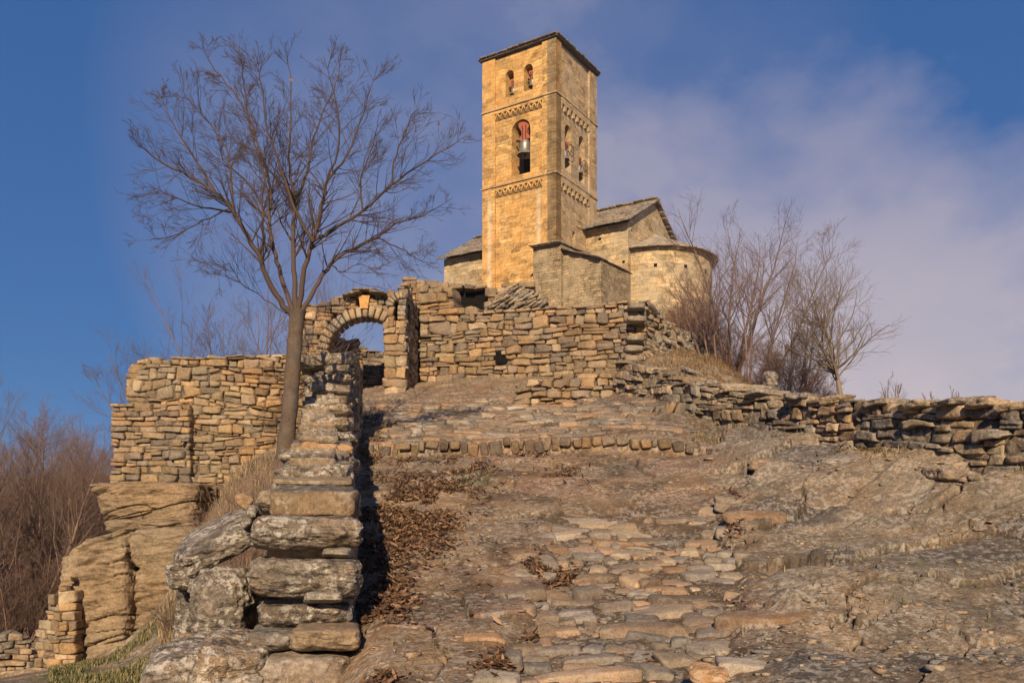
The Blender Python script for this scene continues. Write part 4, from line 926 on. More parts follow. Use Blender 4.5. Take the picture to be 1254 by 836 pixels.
# ------------------------------------------------------------------ paving stones of the path
def paving(name, s0, s1, y0, y1, dx, dy, seed, up, skew=0., big=1., keep=None):
    g = np.random.default_rng(seed); N = []; cs_ = []; T, Qt = tpl(5, 7.); y = y0; row = 0
    while y < y1:
        h = dy*g.uniform(.6, 1.3); xa, xb = (s0(y)-CX)/F*y, (s1(y)-CX)/F*y; x = xa+g.uniform(-.2, .2)
        while x < xb:
            w_ = dx*np.exp(g.normal(0, .50)); hh_ = h*g.uniform(.65, 1.45); cx_, cy_ = x+w_/2, y+h/2+.14*math.sin(x*1.7+y*.8)+skew*(x-xa)+g.normal(0, .03)
            x += w_
            if g.random() < .13 or (keep and not keep(cx_, cy_)): continue
            V = T.copy(); V[:, 0] *= 1-.22*g.random()*(1+V[:, 1]*g.choice([-1, 1]))/2; V = V*np.array([w_/2*.96, hh_/2*.96, .055*g.uniform(.7, 1.3)])
            q = V*np.array([5, 5, 5])+len(N)*3.7; V[:, :2] += np.stack([fbm(q*.7, 3, 1), fbm(q*.7, 3, 2)], -1)*.15; V[:, 2] += fbm(V*9+len(N), 3, 4)*.03
            V = rot(V, g.normal(.06, .07), g.normal(0, .07), g.normal(.12*math.sin(x*2), .26)); N.append(V); cs_.append((cx_, cy_))
        y += h; row += 1
    cs_ = np.array(cs_); z = ground(cs_[:, 0], cs_[:, 1], False); N = np.array(N)
    # tilt with the slope
    z2 = ground(cs_[:, 0], cs_[:, 1]+.25, False); z1 = ground(cs_[:, 0], cs_[:, 1]-.25, False); sl_ = np.clip((z2-z1)/.5, -.1, .5)
    N[:, :, 2] += N[:, :, 1]*sl_[:, None]*.9
    N[:, :, 0] += cs_[:, :1]; N[:, :, 1] += cs_[:, 1:]; N[:, :, 2] += (z+up+g.uniform(-.042, .010, len(z)))[:, None]
    pal = np.array([(.30,.225,.15),(.26,.21,.16),(.33,.23,.15),(.23,.20,.17),(.36,.28,.19),(.28,.205,.14),(.25,.215,.18),(.36,.235,.14),(.40,.33,.25)])
    st = Stones(); st.batch(T, Qt, N, pal[g.integers(0, 9, len(N))]*g.uniform(.55, 1.0, (len(N), 1)))
    return tag(st.build(name, M['path']), None, None, None, 'structure')
edg = lambda x, y: fb2(np.array([x*1.5]), np.array([y*1.5]), 3, 61)[0]*.9
paving('stone_path', lambda y: 590+(y-5)*16, lambda y: 905+20*math.sin(y*2), 4.3, 9.8, .27, .135, 5, -.012, .10, keep=lambda x, y: edg(x, y) > -.22+max(0, 640-(x/y*F+CX))*.002)
paving('stone_path', lambda y: 452, lambda y: 800 if y < 16 else 720, 13.35, 17.6, .26, .13, 6, -.012, .02, keep=lambda x, y: edg(x, y) > -.20)
# ------------------------------------------------------------------ bare trees
class Twigs:
    def __init__(s): s.V = []; s.Q = []; s.C = []; s.n = 0
    def tube(s, P_, Rr, sides, col):
        P_ = np.asarray(P_, float); m = len(P_)
        d = np.gradient(P_, axis=0); d /= np.linalg.norm(d, axis=1)[:, None]+1e-9
        ref = np.array([0, 1., 0]) if abs(d[0][1]) < .8 else np.array([1., 0, 0])
        a = np.cross(d, ref); a /= np.linalg.norm(a, axis=1)[:, None]+1e-9; b = np.cross(d, a)
        an = 2*np.pi*np.arange(sides)/sides
        V = P_[:, None]+(np.cos(an)[None, :, None]*a[:, None]+np.sin(an)[None, :, None]*b[:, None])*np.asarray(Rr)[:, None, None]
        i = np.arange(m-1)[:, None]*sides; j = np.arange(sides)[None]; j2 = (j+1) % sides
        q = np.stack([i+j, i+j2, i+sides+j2, i+sides+j], -1).reshape(-1, 4)+s.n
        s.V.append(V.reshape(-1, 3)); s.Q.append(q); s.C.append(np.tile(col, (m*sides, 1))*np.random.default_rng(s.n).uniform(.8, 1.2)); s.n += m*sides
    def build(s, name, parent, mat='bark'):
        return mesh(name, np.concatenate(s.V), np.concatenate(s.Q), M[mat], parent, None, np.concatenate(s.C), True)
def norm(v): return v/(np.linalg.norm(v)+1e-9)
def branch(tw, p, d, L, r, lvl, g, col, gr=.06, nch=6, spread=.75, cls=(.45, .7), segs=5, wob=.16, maxl=3):
    P_ = [p]; dd = norm(d); st_ = L/segs
    for i in range(segs):
        dd = norm(dd+g.normal(0, wob, 3)+np.array([0, 0, gr])); P_.append(P_[-1]+dd*st_)
    P_ = np.array(P_); Rr = np.linspace(r, max(.0016, r*.3), segs+1)
    tw.tube(P_, Rr, 5 if r > .02 else (4 if r > .008 else 3), col)
    if lvl >= maxl: return
    n = max(2, int(nch*g.uniform(.7, 1.3)))
    for k in range(n):
        t = g.uniform(.15, .97); i = min(segs-1, int(t*segs)); f = t*segs-i; q = P_[i]*(1-f)+P_[i+1]*f; ax = norm(P_[i+1]-P_[i])
        rd = norm(np.cross(ax, g.normal(0, 1, 3))); nd_ = norm(ax+rd*g.uniform(.6, 1.3)*spread)
        branch(tw, q, nd_, L*g.uniform(*cls)*(1-.35*t), max(.0016, (r*(1-.7*t))*.5), lvl+1, g, col, gr, nch*.8, spread, cls, max(3, segs-1), wob, maxl)
# the main tree: trunk and limbs follow the shape it has
Yt = 11.0; tb = P(350, 556, Yt); gg_ = np.random.default_rng(23)
oak = empty('bare_tree', (tb[0], Yt, gz(tb[0], Yt)), 'tall leafless tree with a straight trunk and wide vase-shaped crown left of the path', 'tree')
tw = Twigs(); tp = [P(348, 575, Yt), P(350, 545, Yt), P(355, 500, Yt), P(358, 460, Yt), P(361, 420, Yt), P(363, 395, Yt), P(364, 380, Yt)]
tp = np.array(tp); fine = np.array([[np.interp(t, np.linspace(0, 1, 7), tp[:, i]) for i in range(3)] for t in np.linspace(0, 1, 22)])
rr = np.interp(np.linspace(0, 1, 22), [0, .08, .25, .85, 1], [.160, .125, .103, .094, .112])*(1+.05*np.sin(np.arange(22)*1.9)); tw.tube(fine, rr, 14, (.11, .083, .063)); trunk = tw.build('trunk', oak, 'trunkbark')
def Z5(x, y): return (x/2.2596+130, y/2.2596+30)
limbs = [
 ([(515,805),(470,750),(440,690),(425,640),(380,570),(350,510),(300,460),(230,420),(150,380),(100,340),(65,310)], .056, -1.0),
 ([(425,640),(437,590),(430,520),(440,420),(400,300),(380,170),(370,60)], .032, -.4),
 ([(350,510),(345,420),(335,340),(290,280),(235,220),(205,180)], .026, .6),
 ([(518,795),(480,690),(462,620),(450,540),(458,450),(430,360),(395,260),(350,180),(285,110),(275,40)], .044, .7),
 ([(526,790),(522,700),(515,600),(525,500),(505,400),(510,300),(515,150),(500,75)], .052, .2),
 ([(532,790),(545,700),(572,600),(598,500),(612,430),(665,370),(700,280),(750,115)], .054, -.6),
 ([(572,600),(530,530),(500,450),(470,360),(440,280),(430,150),(400,85)], .034, -.9),
 ([(540,795),(580,730),(620,660),(680,620),(750,590),(800,550),(880,530),(960,480)], .046, .8),
 ([(572,600),(640,560),(710,520),(790,440),(870,390),(945,340),(1000,310)], .038, .3),
 ([(525,500),(560,400),(566,340),(600,240),(640,160),(650,80)], .030, 1.0),
 ([(612,430),(650,330),(640,220),(600,90)], .024, -.7),
 ([(790,440),(800,360),(835,280),(850,240)], .018, -.5),
 ([(300,460),(240,360),(180,270),(140,180)], .024, .4),
 ([(350,520),(270,510),(190,480),(110,440)], .020, -1.1),
 ([(340,510),(270,545),(180,590),(140,595)], .014, -.8),
 ([(500,800),(420,745),(370,720),(340,650),(300,700)], .010, -.7),
 ([(750,590),(820,620),(860,650),(910,665)], .014, .9),
 ([(620,660),(650,690),(690,660),(760,680)], .012, .5),
 ([(710,520),(700,430),(740,340),(760,230)], .020, -.3),
 ([(450,540),(400,440),(320,380),(300,260)], .022, 1.1),
 ([(515,600),(490,560),(460,470),(400,400),(370,300)], .020, 1.3)]
barkc = (.085, .056, .044)
for pts, r0, dy in limbs:
    tw = Twigs(); n = len(pts); W = []; 
    y0 = 0 if pts[0][1] > 780 else (.35*dy)
    for i, (a, b) in enumerate(pts):
        q = Z5(a, b); t = i/(n-1); W.append(P(q[0], q[1], Yt+y0+(dy-y0)*1.15*t))
    W = np.array(W); m = (n-1)*4+1; tt = np.linspace(0, n-1, m); C_ = np.array([np.interp(tt, range(n), W[:, i]) for i in range(3)]).T
    for _ in range(2): C_[1:-1] = (C_[:-2]+C_[1:-1]*2+C_[2:])/4
    C_[1:] += gg_.normal(0, .007, C_[1:].shape)
    Rr = np.linspace(r0*.70, .003, m); tw.tube(C_, Rr, 8, np.array(barkc)*.95)
    Lt = np.linalg.norm(np.diff(C_, axis=0), axis=1).sum(); nk = int(Lt*13)
    for k in range(nk):
        t = gg_.uniform(.22, 1.); i = min(m-2, int(t*(m-1))); ax = norm(C_[i+1]-C_[i]); q = C_[i]
        rd = norm(np.cross(ax, gg_.normal(0, 1, 3))*np.array([1, .8, 1])); d = norm(ax+rd*gg_.uniform(.6, 1.2))
        branch(tw, q, d, gg_.uniform(.42, .92)*(1-.62*t), max(.0035, Rr[i]*.42), 1, gg_, barkc, .035, 4.8, .62, (.42, .7), 5, .075, 3)
    tw.build('limb', oak)
# a few leaves still hanging
for (a, b) in ((537, 152), (357, 98), (302, 262)):
    p = P(a, b, Yt+.1); V = np.array([(-.03, 0, 0), (0, .01, .035), (.03, 0, 0), (.005, -.01, -.045)])*gg_.uniform(.7, 1.1); V = rot(V, gg_.uniform(0, 1), gg_.uniform(0, 3), gg_.uniform(0, 3))
    lf = MB(); lf.add(p+V, [(0, 1, 2), (0, 2, 3)], (.20, .11, .05)); lf.build('withered_leaf', M['leaf'], oak)

# prototypes of smaller bare trees -----------------------------------------------
def small_tree(name, loc, h, kind, seed, label, cat, group=None, col=(.17, .115, .09), stems=1, dens=1., maxl=3, lean=0., r0=None, spread=.6, fan=.33, gr=.07, bl=.52):
    g = np.random.default_rng(seed); o = empty(name, loc, label, cat, group); loc = np.array(loc, float); tk = Twigs(); cr = Twigs(); r0 = r0 or h*.016
    for s_ in range(stems):
        a = g.uniform(0, 6.28); d = norm(np.array([math.cos(a)*fan*(stems > 1)+lean, math.sin(a)*fan*(stems > 1), 1])); p = loc+np.array([math.cos(a), math.sin(a), 0])*(.12*(stems > 1))-UPV*.15
        hs = h*g.uniform(.75, 1.) if stems > 1 else h; n = 7; C_ = [p]; dd = d
        for i in range(n): dd = norm(dd+g.normal(0, .07, 3)+UPV*.05); C_.append(C_[-1]+dd*hs/n)
        C_ = np.array(C_); R_ = np.linspace(r0, .006, n+1); tk.tube(C_, R_, 6, np.array(col)*1.15)
        nb = int((15 if kind == 'tall' else 20)*dens/max(1, stems*.45))
        for k in range(nb):
            t = g.uniform(.12 if kind == 'bush' else .28, .98); i = min(n-1, int(t*n)); f = t*n-i; q = C_[i]*(1-f)+C_[i+1]*f; ax = norm(C_[i+1]-C_[i])
            rd = norm(np.cross(ax, g.normal(0, 1, 3))); 
            branch(cr, q, norm(ax+rd*g.uniform(.5, 1.2)*spread/.6), hs*(bl-.34*t)*g.uniform(.7, 1.15), R_[i]*.42, 1, g, col, gr, 5.5*dens**.3, spread, (.42, .66), 5, .13, maxl)
    tk.build('trunk', o); cr.build('crown', o); return o
def copy_tree(o, loc, rz, s, label=None, group=None):
    r = o.copy(); COL.objects.link(r); r.location = loc; r.rotation_euler = (0, 0, rz); r.scale = (s, s, s)
    if label: r['label'] = label
    if group: r['group'] = group
    for ch in o.children:
        c = ch.copy(); COL.objects.link(c); c.parent = r
    return r
def GP(px_, Y, dz=0.):
    x = (px_-CX)/F*Y; return (x, Y, gz(x, Y)+dz)
# right-hand side
small_tree('bare_tree', GP(895, 22.0, -.1), 4.6, 'tall', 3, 'tall many-stemmed leafless tree beside the round apse', 'tree', None, (.15, .10, .085), 7, 2.2, r0=.05, spread=.6, fan=.5, gr=.03)
small_tree('bare_tree', GP(872, 21.0, -.1), 3.0, 'tall', 9, 'slender leafless sapling just in front of the apse wall', 'tree', None, (.16, .10, .085), 3, 1.8, r0=.03, lean=-.25, fan=.4)
small_tree('bare_tree', GP(925, 20.0, -.2), 4.3, 'tall', 14, 'leafless tree leaning to the right out of the brush beyond the mound', 'tree', None, (.15, .10, .085), 4, 1.8, r0=.035, lean=.4, fan=.45, gr=.03)
small_tree('bare_bush', GP(968, 18.0, -.3), 2.4, 'bush', 5, 'dense dark leafless bush at the end of the earth mound', 'bush', None, (.12, .08, .065), 8, 2.6, r0=.025, spread=.8)
small_tree('bare_tree', (P(1032, 505, 15.2)[0], 15.2, P(0, 503, 15.2)[2]), 2.25, 'tall', 33, 'small forked leafless tree with a yellowish trunk behind the right-hand wall', 'tree', None, (.17, .125, .085), 1, 2.8, r0=.055, spread=.80, gr=.05, bl=.75)
small_tree('bare_bush', (P(1085, 505, 13.4)[0], 13.4, P(0, 508, 13.4)[2]), .75, 'bush', 37, 'low leafless twigs showing over the wall right of the small forked tree', 'bush', None, (.15, .10, .08), 5, .8, 2, r0=.012)
small_tree('bare_bush', (P(1158, 505, 11.4)[0], 11.4, P(0, 505, 11.4)[2]), .50, 'bush', 39, 'thin sprig poking over the right-hand wall, last before the edge', 'bush', None, (.15, .10, .08), 4, .6, 2, r0=.008)
# brush below the apse
bb = small_tree('brush', GP(838, 24.5, -.1), 1.7, 'bush', 51, 'reddish-brown leafless brush on the mound by the apse', 'bush', 'brush around the mound', (.19, .105, .07), 9, 2.4, r0=.012, spread=.85)
for i, (a, Y, s_) in enumerate([(815, 27, 1.0), (862, 23.5, 1.05), (885, 22.5, .9), (905, 21.5, .8), (825, 25.6, .9), (850, 26, 1.2), (938, 20, .75), (955, 19, .8), (985, 17.8, .75), (1003, 17, .6)]):
    copy_tree(bb, GP(a, Y, -.1), i*1.3, s_)
# wooded slope on the left
protoL = [small_tree('bare_tree', GP(28, 19.0, -.1), 5.6, 'tall', 61, 'tall grey-brown leafless tree in the thicket at the left edge', 'tree', 'leafless trees in the left thicket', (.175, .115, .085), 3, 2.0, r0=.055, spread=.5),
          small_tree('bare_tree', GP(62, 21.0, -.1), 5.2, 'tall', 62, 'tall grey-brown leafless tree in the thicket at the left edge', 'tree', 'leafless trees in the left thicket', (.16, .10, .08), 4, 2.0, r0=.045, spread=.55),
          small_tree('bare_tree', GP(-20, 18.0, -.1), 5.3, 'tall', 63, 'tall grey-brown leafless tree in the thicket at the left edge', 'tree', 'leafless trees in the left thicket', (.18, .115, .085), 2, 2.3, r0=.06, spread=.55)]
g = np.random.default_rng(5)
for i, (a, Y, s_) in enumerate([(88, 21, .85), (45, 24, 1.1), (8, 23, 1.1), (110, 25, .85), (75, 27, 1.05), (20, 29, 1.2), (-40, 24, 1.1), (100, 31, 1.05), (125, 34, 1.1), (55, 34, 1.25), (-10, 34, 1.35), (140, 28, .8), (90, 40, 1.35), (40, 42, 1.4), (120, 44, 1.4), (-60, 32, 1.2), (150, 38, 1.1), (100, 23, .7), (10, 20, .8)]):
    copy_tree(protoL[i % 3], GP(a, Y, -.2), float(g.uniform(0, 6.28)), s_*1.06)
ub = small_tree('brush', GP(70, 18.5, -.1), 1.7, 'bush', 66, 'reddish-brown undergrowth between the left thicket trunks', 'bush', 'undergrowth in the left thicket', (.13, .08, .06), 8, 2.4, r0=.012, spread=.85)
for i in range(26):
    copy_tree(ub, GP(float(g.uniform(-60, 130)), float(g.uniform(18, 34)), -.1), float(g.uniform(0, 6.28)), float(g.uniform(.9, 1.9)))
# treetops behind the terrace wall
small_tree('bare_tree', (P(300, 500, 18)[0], 18., 2.0), 5.2, 'tall', 71, 'leafless treetop rising behind the terrace wall just left of the big trunk', 'tree', None, (.15, .10, .09), 5, 1.9, r0=.03, spread=.6)
small_tree('bare_tree', (P(325, 500, 19)[0], 19., 2.2), 5.0, 'tall', 72, 'leafless treetop behind the terrace wall, partly hidden by the big trunk', 'tree', None, (.15, .10, .09), 4, 1.9, r0=.03, spread=.6)
small_tree('bare_tree', (P(210, 500, 18)[0], 18., 1.6), 4.3, 'tall', 73, 'wide leafless treetop over the middle of the terrace wall', 'tree', None, (.15, .10, .09), 6, 1.9, r0=.025, spread=.7)
small_tree('bare_tree', (P(160, 520, 17.5)[0], 17.5, .8), 3.4, 'tall', 74, 'leafless treetop at the left end of the terrace wall', 'tree', None, (.15, .10, .09), 5, 1.7, r0=.025, spread=.65)

# dry shrub under the big tree ---------------------------------------------------------
def clump(tw, x, y, z, r, h, n, g, col, up=1.4, rad=.0035, seg=5, forks=2):
    for k in range(n):
        a = g.uniform(0, 6.28); q = r*math.sqrt(g.random())*.6; p = np.array([x+math.cos(a)*q, y+math.sin(a)*q, z]); d = norm(np.array([math.cos(a)*g.uniform(.1, .8), math.sin(a)*g.uniform(.1, .8), up]))
        branch(tw, p, d, h*g.uniform(.5, 1.1), rad*g.uniform(.7, 1.4), 3-forks, g, np.array(col)*g.uniform(.7, 1.35), .02, 4, .45, (.3, .6), seg, .12, 3)
g = np.random.default_rng(77)
sh = empty('dry_shrub', GP(300, 9.6), 'dense dry pinkish-brown shrub under the big tree, above the boulders', 'shrub'); tw = Twigs()
for (a, Y, z_, h_) in [(300, 9.8, 600, .8), (275, 9.6, 612, .7), (320, 10., 590, .75), (255, 9.5, 618, .6), (335, 10.2, 575, .6), (290, 9.2, 612, .65), (310, 9.4, 600, .6), (265, 10.2, 600, .6)]:
    p = P(a, z_, Y); clump(tw, p[0], p[1], min(p[2], gz(p[0], p[1])+.3), .30, h_, 46, g, (.27, .18, .125))
tw.build('stems', sh)
sh = empty('dry_shrub', GP(262, 8.5), 'small leafless shrub at the foot of the cliff beside the green grass', 'shrub'); tw = Twigs()
p = P(212, 785, 9.6); clump(tw, p[0], p[1], gz(p[0], p[1]), .12, .55, 16, g, (.16, .11, .07)); tw.build('stems', sh)
# dry grass on banks, green grass in the corner ----------------------------------------
def grass(name, spots, n, h, cols, seed, label=None):
    g = np.random.default_rng(seed); V = []; Q = []; C = []; xs = []; ysl = []
    for (a, b, Y0, Y1, k) in spots:
        Y = g.uniform(Y0, Y1, int(n*k)); s_ = g.uniform(a, b, int(n*k)); xs.append((s_-CX)/F*Y); ysl.append(Y)
    x = np.concatenate(xs); y = np.concatenate(ysl); 
    dn = fb2(x*1.6, y*1.6, 3, seed) + g.normal(0, .05, len(x)); kp = dn > -.03; x = x[kp]; y = y[kp]; z = ground(x, y, False); m = len(x)
    a = g.uniform(0, 6.28, m); ln_ = h*g.uniform(.5, 1.3, m); le = g.uniform(.1, .7, m); w_ = .004+.003*g.random(m)
    dx, dy = np.cos(a), np.sin(a)
    P0 = np.stack([x-dy*w_, y+dx*w_, z-.01], -1); P1 = np.stack([x+dy*w_, y-dx*w_, z-.01], -1)
    P2 = np.stack([x+dx*ln_*le*.4+dy*w_*.7, y+dy*ln_*le*.4-dx*w_*.7, z+ln_*.6], -1); P3 = np.stack([x+dx*ln_*le*.4-dy*w_*.7, y+dy*ln_*le*.4+dx*w_*.7, z+ln_*.6], -1)
    P4 = np.stack([x+dx*ln_*le, y+dy*ln_*le, z+ln_*(1-.35*le)], -1)
    V = np.stack([P0, P1, P2, P3, P4, P4+[[.0005, 0, 0]]], 1).reshape(-1, 3); i = np.arange(m)[:, None]*6
    Q = np.concatenate([i+[[0, 1, 2, 3]], i+[[3, 2, 4, 5]]]); c = np.array(cols)[g.integers(0, len(cols), m)]*g.uniform(.7, 1.2, (m, 1))
    o = mesh(name, V, Q, M['leaf'], None, None, np.repeat(c, 6, 0)); return tag(o, label, None, None, 'stuff')
dry = [(.33, .24, .14), (.27, .19, .11), (.38, .29, .18), (.22, .15, .09)]
grn = [(.075, .09, .03), (.11, .115, .04), (.20, .17, .07), (.30, .23, .12)]
grass('dry_grass', [(195, 350, 9.3, 12.0, 1.), (130, 240, 11.6, 13.4, .3), (240, 400, 11.5, 13.4, .4)], 9000, .22, dry, 3)
grass('dry_grass', [(800, 950, 15.8, 21, 1.), (950, 1010, 15.5, 18, .3)], 7000, .14, [(.20, .12, .055), (.17, .105, .05), (.15, .10, .045), (.24, .16, .08)], 4)
grass('dry_grass', [(1180, 1254, 9.0, 9.7, .5), (1060, 1180, 10.0, 11.0, .6), (940, 1060, 11.6, 12.8, .6), (850, 950, 13.0, 14.2, .6), (500, 790, 18.6, 20.0, .8), (440, 900, 5.5, 12, .25), (900, 1254, 5.5, 9, .2), (445, 475, 9, 17, .4)], 1500, .07, [(.20, .14, .07), (.16, .12, .055), (.25, .18, .10), (.10, .10, .04)], 14)
grass('green_grass', [(60, 240, 8.2, 10.6, 1.)], 9000, .07, grn, 5)
grass('green_grass', [(1020, 1085, 10.4, 10.9, .25), (1150, 1200, 9.4, 9.7, .1), (560, 600, 11.0, 11.8, .1)], 1500, .05, grn[:3], 6)

# fallen leaves ---------------------------------------------------------------------
def litter(spots, seed, sz=.045):
    g = np.random.default_rng(seed); xs = []; yy = []
    for (a, b, Y0, Y1, k) in spots:
        n = int(k); cx_, cy_ = (a+b)/2, (Y0+Y1)/2
        s_ = g.normal(cx_, (b-a)/3.6, n); Y = g.normal(cy_, (Y1-Y0)/3.4, n); s_ = np.where(s_ < 442, 442+(442-s_)*.5, s_); xs.append((s_-CX)/F*Y); yy.append(Y)
    x = np.concatenate(xs); y = np.concatenate(yy); kp = fb2(x*3, y*3, 3, 9) > -.07; x, y = x[kp], y[kp]; m = len(x); z = ground(x, y, False)+g.uniform(.0, .05, m)
    T_ = np.array([(-1, 0, 0), (-.25, .38, .12), (.45, .33, .1), (1, 0, .3), (.4, -.35, .1), (-.3, -.36, .14), (0, 0, -.05)]); F_ = [(0, 6, 1, 1), (1, 6, 2, 2), (2, 6, 3, 3), (3, 6, 4, 4), (4, 6, 5, 5), (5, 6, 0, 0)]
    s_ = sz*g.uniform(.5, 1.25, (m, 1, 1)); a, b, c = g.uniform(0, 6.28, m), g.normal(0, .55, m), g.normal(0, .45, m); L_ = T_[None]*s_*np.array([1, g.uniform(.6, 1.1), 1])
    ca, sa, cb, sb = np.cos(a)[:, None], np.sin(a)[:, None], np.cos(b)[:, None], np.sin(b)[:, None]
    X, Y_, Z_ = L_[..., 0], L_[..., 1]*cb-L_[..., 2]*sb, L_[..., 1]*sb+L_[..., 2]*cb; cc_, sc_ = np.cos(c)[:, None], np.sin(c)[:, None]; X, Z_ = X*cc_+Z_*sc_, -X*sc_+Z_*cc_
    V = np.stack([X*ca-Y_*sa+x[:, None], X*sa+Y_*ca+y[:, None], Z_+z[:, None]], -1).reshape(-1, 3)
    fc = np.array([(0, 6, 1), (1, 6, 2), (2, 6, 3), (3, 6, 4), (4, 6, 5), (5, 6, 0)]); Q = (fc[None]+np.arange(m)[:, None, None]*7).reshape(-1, 3)
    pal = np.array([(.15, .08, .045), (.11, .06, .035), (.21, .115, .06), (.08, .048, .03), (.28, .17, .10)]); col = pal[g.integers(0, 5, m)]*g.uniform(.7, 1.2, (m, 1))
    return tag(mesh('fallen_leaves', V, Q, M['leaf'], None, None, np.repeat(col, 7, 0)), None, None, None, 'stuff')
litter([(440, 500, 5.2, 8, 2300), (440, 545, 8, 10.5, 3000), (440, 590, 9.8, 11.6, 2200), (500, 560, 8.6, 10.0, 900), (442, 470, 11, 17, 900), (540, 605, 11.6, 12.7, 900), (480, 530, 11.8, 12.7, 380), (640, 705, 7.45, 8.1, 1100), (590, 625, 5.0, 5.35, 260), (455, 480, 4.9, 5.3, 220), (770, 800, 5.3, 5.6, 60), (640, 660, 5.9, 6.1, 40), (560, 590, 7, 7.3, 60), (670, 720, 11.2, 12.2, 220), (620, 700, 12.6, 12.9, 120), (885, 915, 8.5, 10, 260), (1000, 1090, 10.3, 11.0, 300), (450, 700, 5, 12, 260)], 8)
# gravel and chips of stone ------------------------------------------------------------
def gravel(n, seed):
    g = np.random.default_rng(seed); T, Qt = tpl(2, 9.); Y = 4.4*np.exp(g.random(n)*1.25); s_ = g.uniform(440, 1300, n); x = (s_-CX)/F*Y
    kp = (fb2(x*1.3, Y*1.3, 4, 33) > -.02) | (g.random(n) < .25); x, Y = x[kp], Y[kp]; m = len(x); z = ground(x, Y, False)
    sz = .0075*np.exp(g.normal(0, .55, (m, 1))); S_ = sz*g.uniform(.6, 1.6, (m, 3))*np.array([1.4, 1.1, .4]); a = g.uniform(0, 6.28, m)[:, None]
    L_ = T[None]*S_[:, None]; L_ = L_*(1+.35*(vnoise(T[None]*1.7+np.arange(m)[:, None, None]*5.1)[..., None]-.5)); X = L_[..., 0]*np.cos(a)-L_[..., 1]*np.sin(a); Y2 = L_[..., 0]*np.sin(a)+L_[..., 1]*np.cos(a)
    V = np.stack([X+x[:, None], Y2+Y[:, None], L_[..., 2]+z[:, None]+S_[:, 2:3]*.5], -1).reshape(-1, 3); v = len(T)
    pal = np.array([(.33, .24, .16), (.26, .19, .13), (.22, .2, .17), (.28, .22, .16), (.26, .18, .12), (.18, .14, .1)]); col = pal[g.integers(0, 6, m)]*g.uniform(.8, 1.2, (m, 1))
    return tag(mesh('gravel', V, (Qt[None]+np.arange(m)[:, None, None]*v).reshape(-1, 4), M['wall'], None, None, np.repeat(col, v, 0)), None, None, None, 'stuff')
gravel(7000, 4)
# ------------------------------------------------------------------ air
hz_ = Skin(); x0, x1, y0_, y1_, z0_, z1_ = -2500, 2500, -45, 905, -45, 62
c8 = [np.array([x, y, z]) for z in (z0_, z1_) for y in (y0_, y1_) for x in (x0, x1)]
for q in ((0, 2, 3, 1), (4, 5, 7, 6), (0, 1, 5, 4), (2, 6, 7, 3), (0, 4, 6, 2), (1, 3, 7, 5)): hz_.quad([c8[i] for i in q], [(0, 0)]*4)
m = bpy.data.materials.new('haze_air'); m.use_nodes = True; nt = m.node_tree; nt.nodes.clear(); o_ = nt.nodes.new('ShaderNodeOutputMaterial'); v = nt.nodes.new('ShaderNodeVolumePrincipled')
v.inputs['Color'].default_value = (.80, .84, .95, 1); v.inputs['Density'].default_value = .00025; v.inputs['Anisotropy'].default_value = 0.; nt.links.new(v.outputs[0], o_.inputs['Volume'])
hz = mesh('haze', hz_.V, hz_.Q, m, origin=(0, 0, 0)); tag(hz, kind='stuff')
# ------------------------------------------------------------------ camera, light, sky
cam = bpy.data.cameras.new('camera'); co = bpy.data.objects.new('camera', cam); link(co)
co.location = (0, 0, CZ); co.rotation_euler = (R(90), 0, 0); cam.sensor_width = 36; cam.lens = F/1254*36
cam.shift_y = (H0-418)/1254; cam.clip_start = .1; cam.clip_end = 5000; scene.camera = co
EL, AZ = R(25), R(4)           # sun height; how far left of straight behind the camera
sd = Vector((-math.sin(AZ)*math.cos(EL), -math.cos(AZ)*math.cos(EL), math.sin(EL)))
sl = bpy.data.lights.new('sun', 'SUN'); sl.energy = 5.0; sl.angle = R(.5); sl.color = (1, .80, .56)
so = bpy.data.objects.new('sun', sl); link(so); so.rotation_euler = sd.to_track_quat('Z', 'Y').to_euler(); so.location = (-20, -40, 40)
w = bpy.data.worlds.new('World'); scene.world = w; w.use_nodes = True; nt = w.node_tree; nt.nodes.clear()
wo = nt.nodes.new('ShaderNodeOutputWorld'); bg = nt.nodes.new('ShaderNodeBackground'); nt.links.new(bg.outputs[0], wo.inputs[0]); bg.inputs[1].default_value = .082
sk = nt.nodes.new('ShaderNodeTexSky'); sk.sky_type = 'NISHITA'; sk.sun_disc = False; sk.sun_elevation = EL; sk.sun_rotation = math.atan2(sd.x, sd.y)
sk.ozone_density = 4.; sk.dust_density = .3; sk.air_density = 1.
g_ = nt.nodes.new('ShaderNodeTexCoord').outputs['Generated']
sep = nt.nodes.new('ShaderNodeSeparateXYZ'); nt.links.new(g_, sep.inputs[0])
def mth(op, a, b=None, c=None):
    n = nt.nodes.new('ShaderNodeMath'); n.operation = op
    for i, v in enumerate((a, b, c)):
        if v is None: continue
        if isinstance(v, (int, float)): n.inputs[i].default_value = v
        else: nt.links.new(v, n.inputs[i])
    return n.outputs[0]
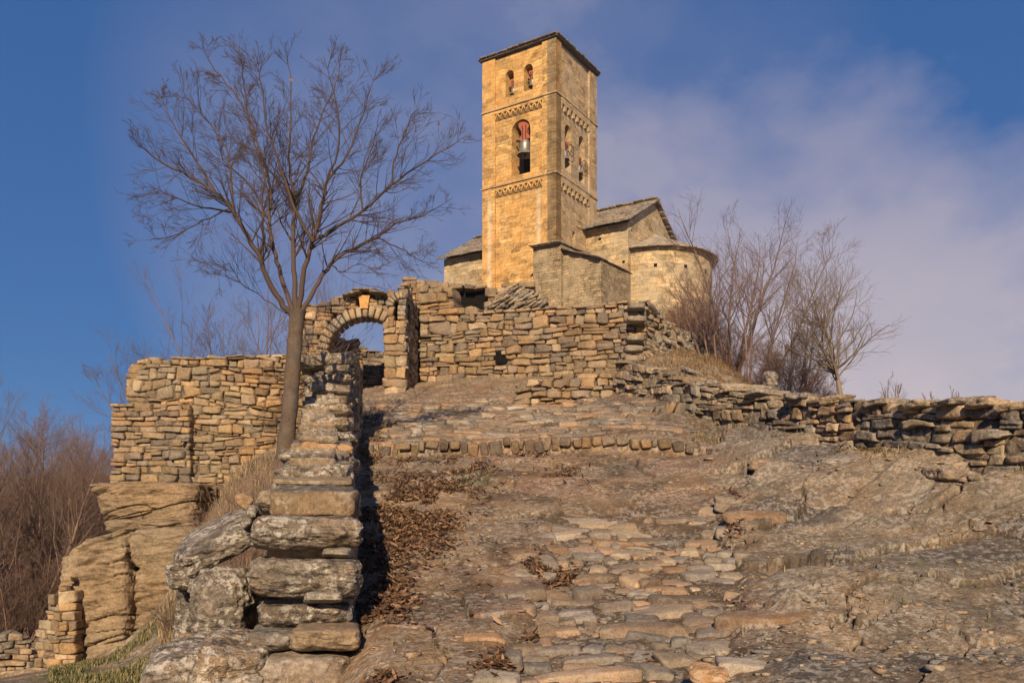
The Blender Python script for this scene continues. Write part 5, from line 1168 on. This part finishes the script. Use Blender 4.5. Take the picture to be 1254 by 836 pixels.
# clear air: blue deepening with height, bluest away to the left
sx, sz = sep.outputs[0], sep.outputs[2]
blue = ramp(nt, sz, [(0., (.55, 1.35, 2.8)), (.08, (.08, 1.30, 3.8)), (.3, (.26, 1.12, 3.4)), (.6, (.24, .95, 2.9))])
sky = mix(nt, .88, sk.outputs[0], blue)
mp = nt.nodes.new('ShaderNodeMapping'); nt.links.new(g_, mp.inputs[0]); mp.inputs['Scale'].default_value = (1., 1., 1.5); mp.inputs['Rotation'].default_value = (0, .35, 0)
n1 = mth('SUBTRACT', noise(nt, mp.outputs[0], 2.1, 7, .5), .5); n2 = mth('SUBTRACT', noise(nt, mp.outputs[0], 6.5, 6, .55), .5)
cl = mth('ADD', mth('MULTIPLY', n1, .75), mth('MULTIPLY', n2, .38))
# bank of mist on the right, its top sloping down to the right
f = mth('ADD', mth('SUBTRACT', mth('MULTIPLY', sx, -.42), sz), mth('ADD', cl, .46))
bank = mth('MULTIPLY', ramp(nt, mth('ADD', f, .5), [(.32, 0.), (.43, .45), (.54, .85), (.68, 1.)]), ramp(nt, mth('ADD', mth('ADD', sx, .5), cl), [(.36, 0.), (.64, 1.)]))
# thin violet veil over the middle of the sky
v = mth('ADD', mth('MULTIPLY', mth('ADD', sx, .02), mth('ADD', sx, .02)), mth('MULTIPLY', mth('ADD', sz, -.33), mth('ADD', sz, -.33)))
vl = mth('MULTIPLY', ramp(nt, v, [(0., 1.), (.16, 0.)]), ramp(nt, mth('ADD', mth('MULTIPLY', cl, 1.6), .5), [(.25, .08), (.65, .55)]))
veil = mth('MAXIMUM', bank, vl)
fog = mix(nt, ramp(nt, sz, [(.05, 0.), (.38, 1.)]), (6.0, 5.2, 5.3), (3.3, 3.2, 4.3))
sky = mix(nt, veil, sky, fog)
nt.links.new(sky, bg.inputs[0])
vs = scene.view_settings; vs.view_transform = 'Standard'; vs.look = 'None'; vs.exposure = .38; vs.gamma = 1; vs.use_curve_mapping = False
scene.cycles.max_bounces = 5; scene.cycles.diffuse_bounces = 3; scene.cycles.use_adaptive_sampling = True; scene.cycles.adaptive_threshold = .012; scene.cycles.use_denoising = True
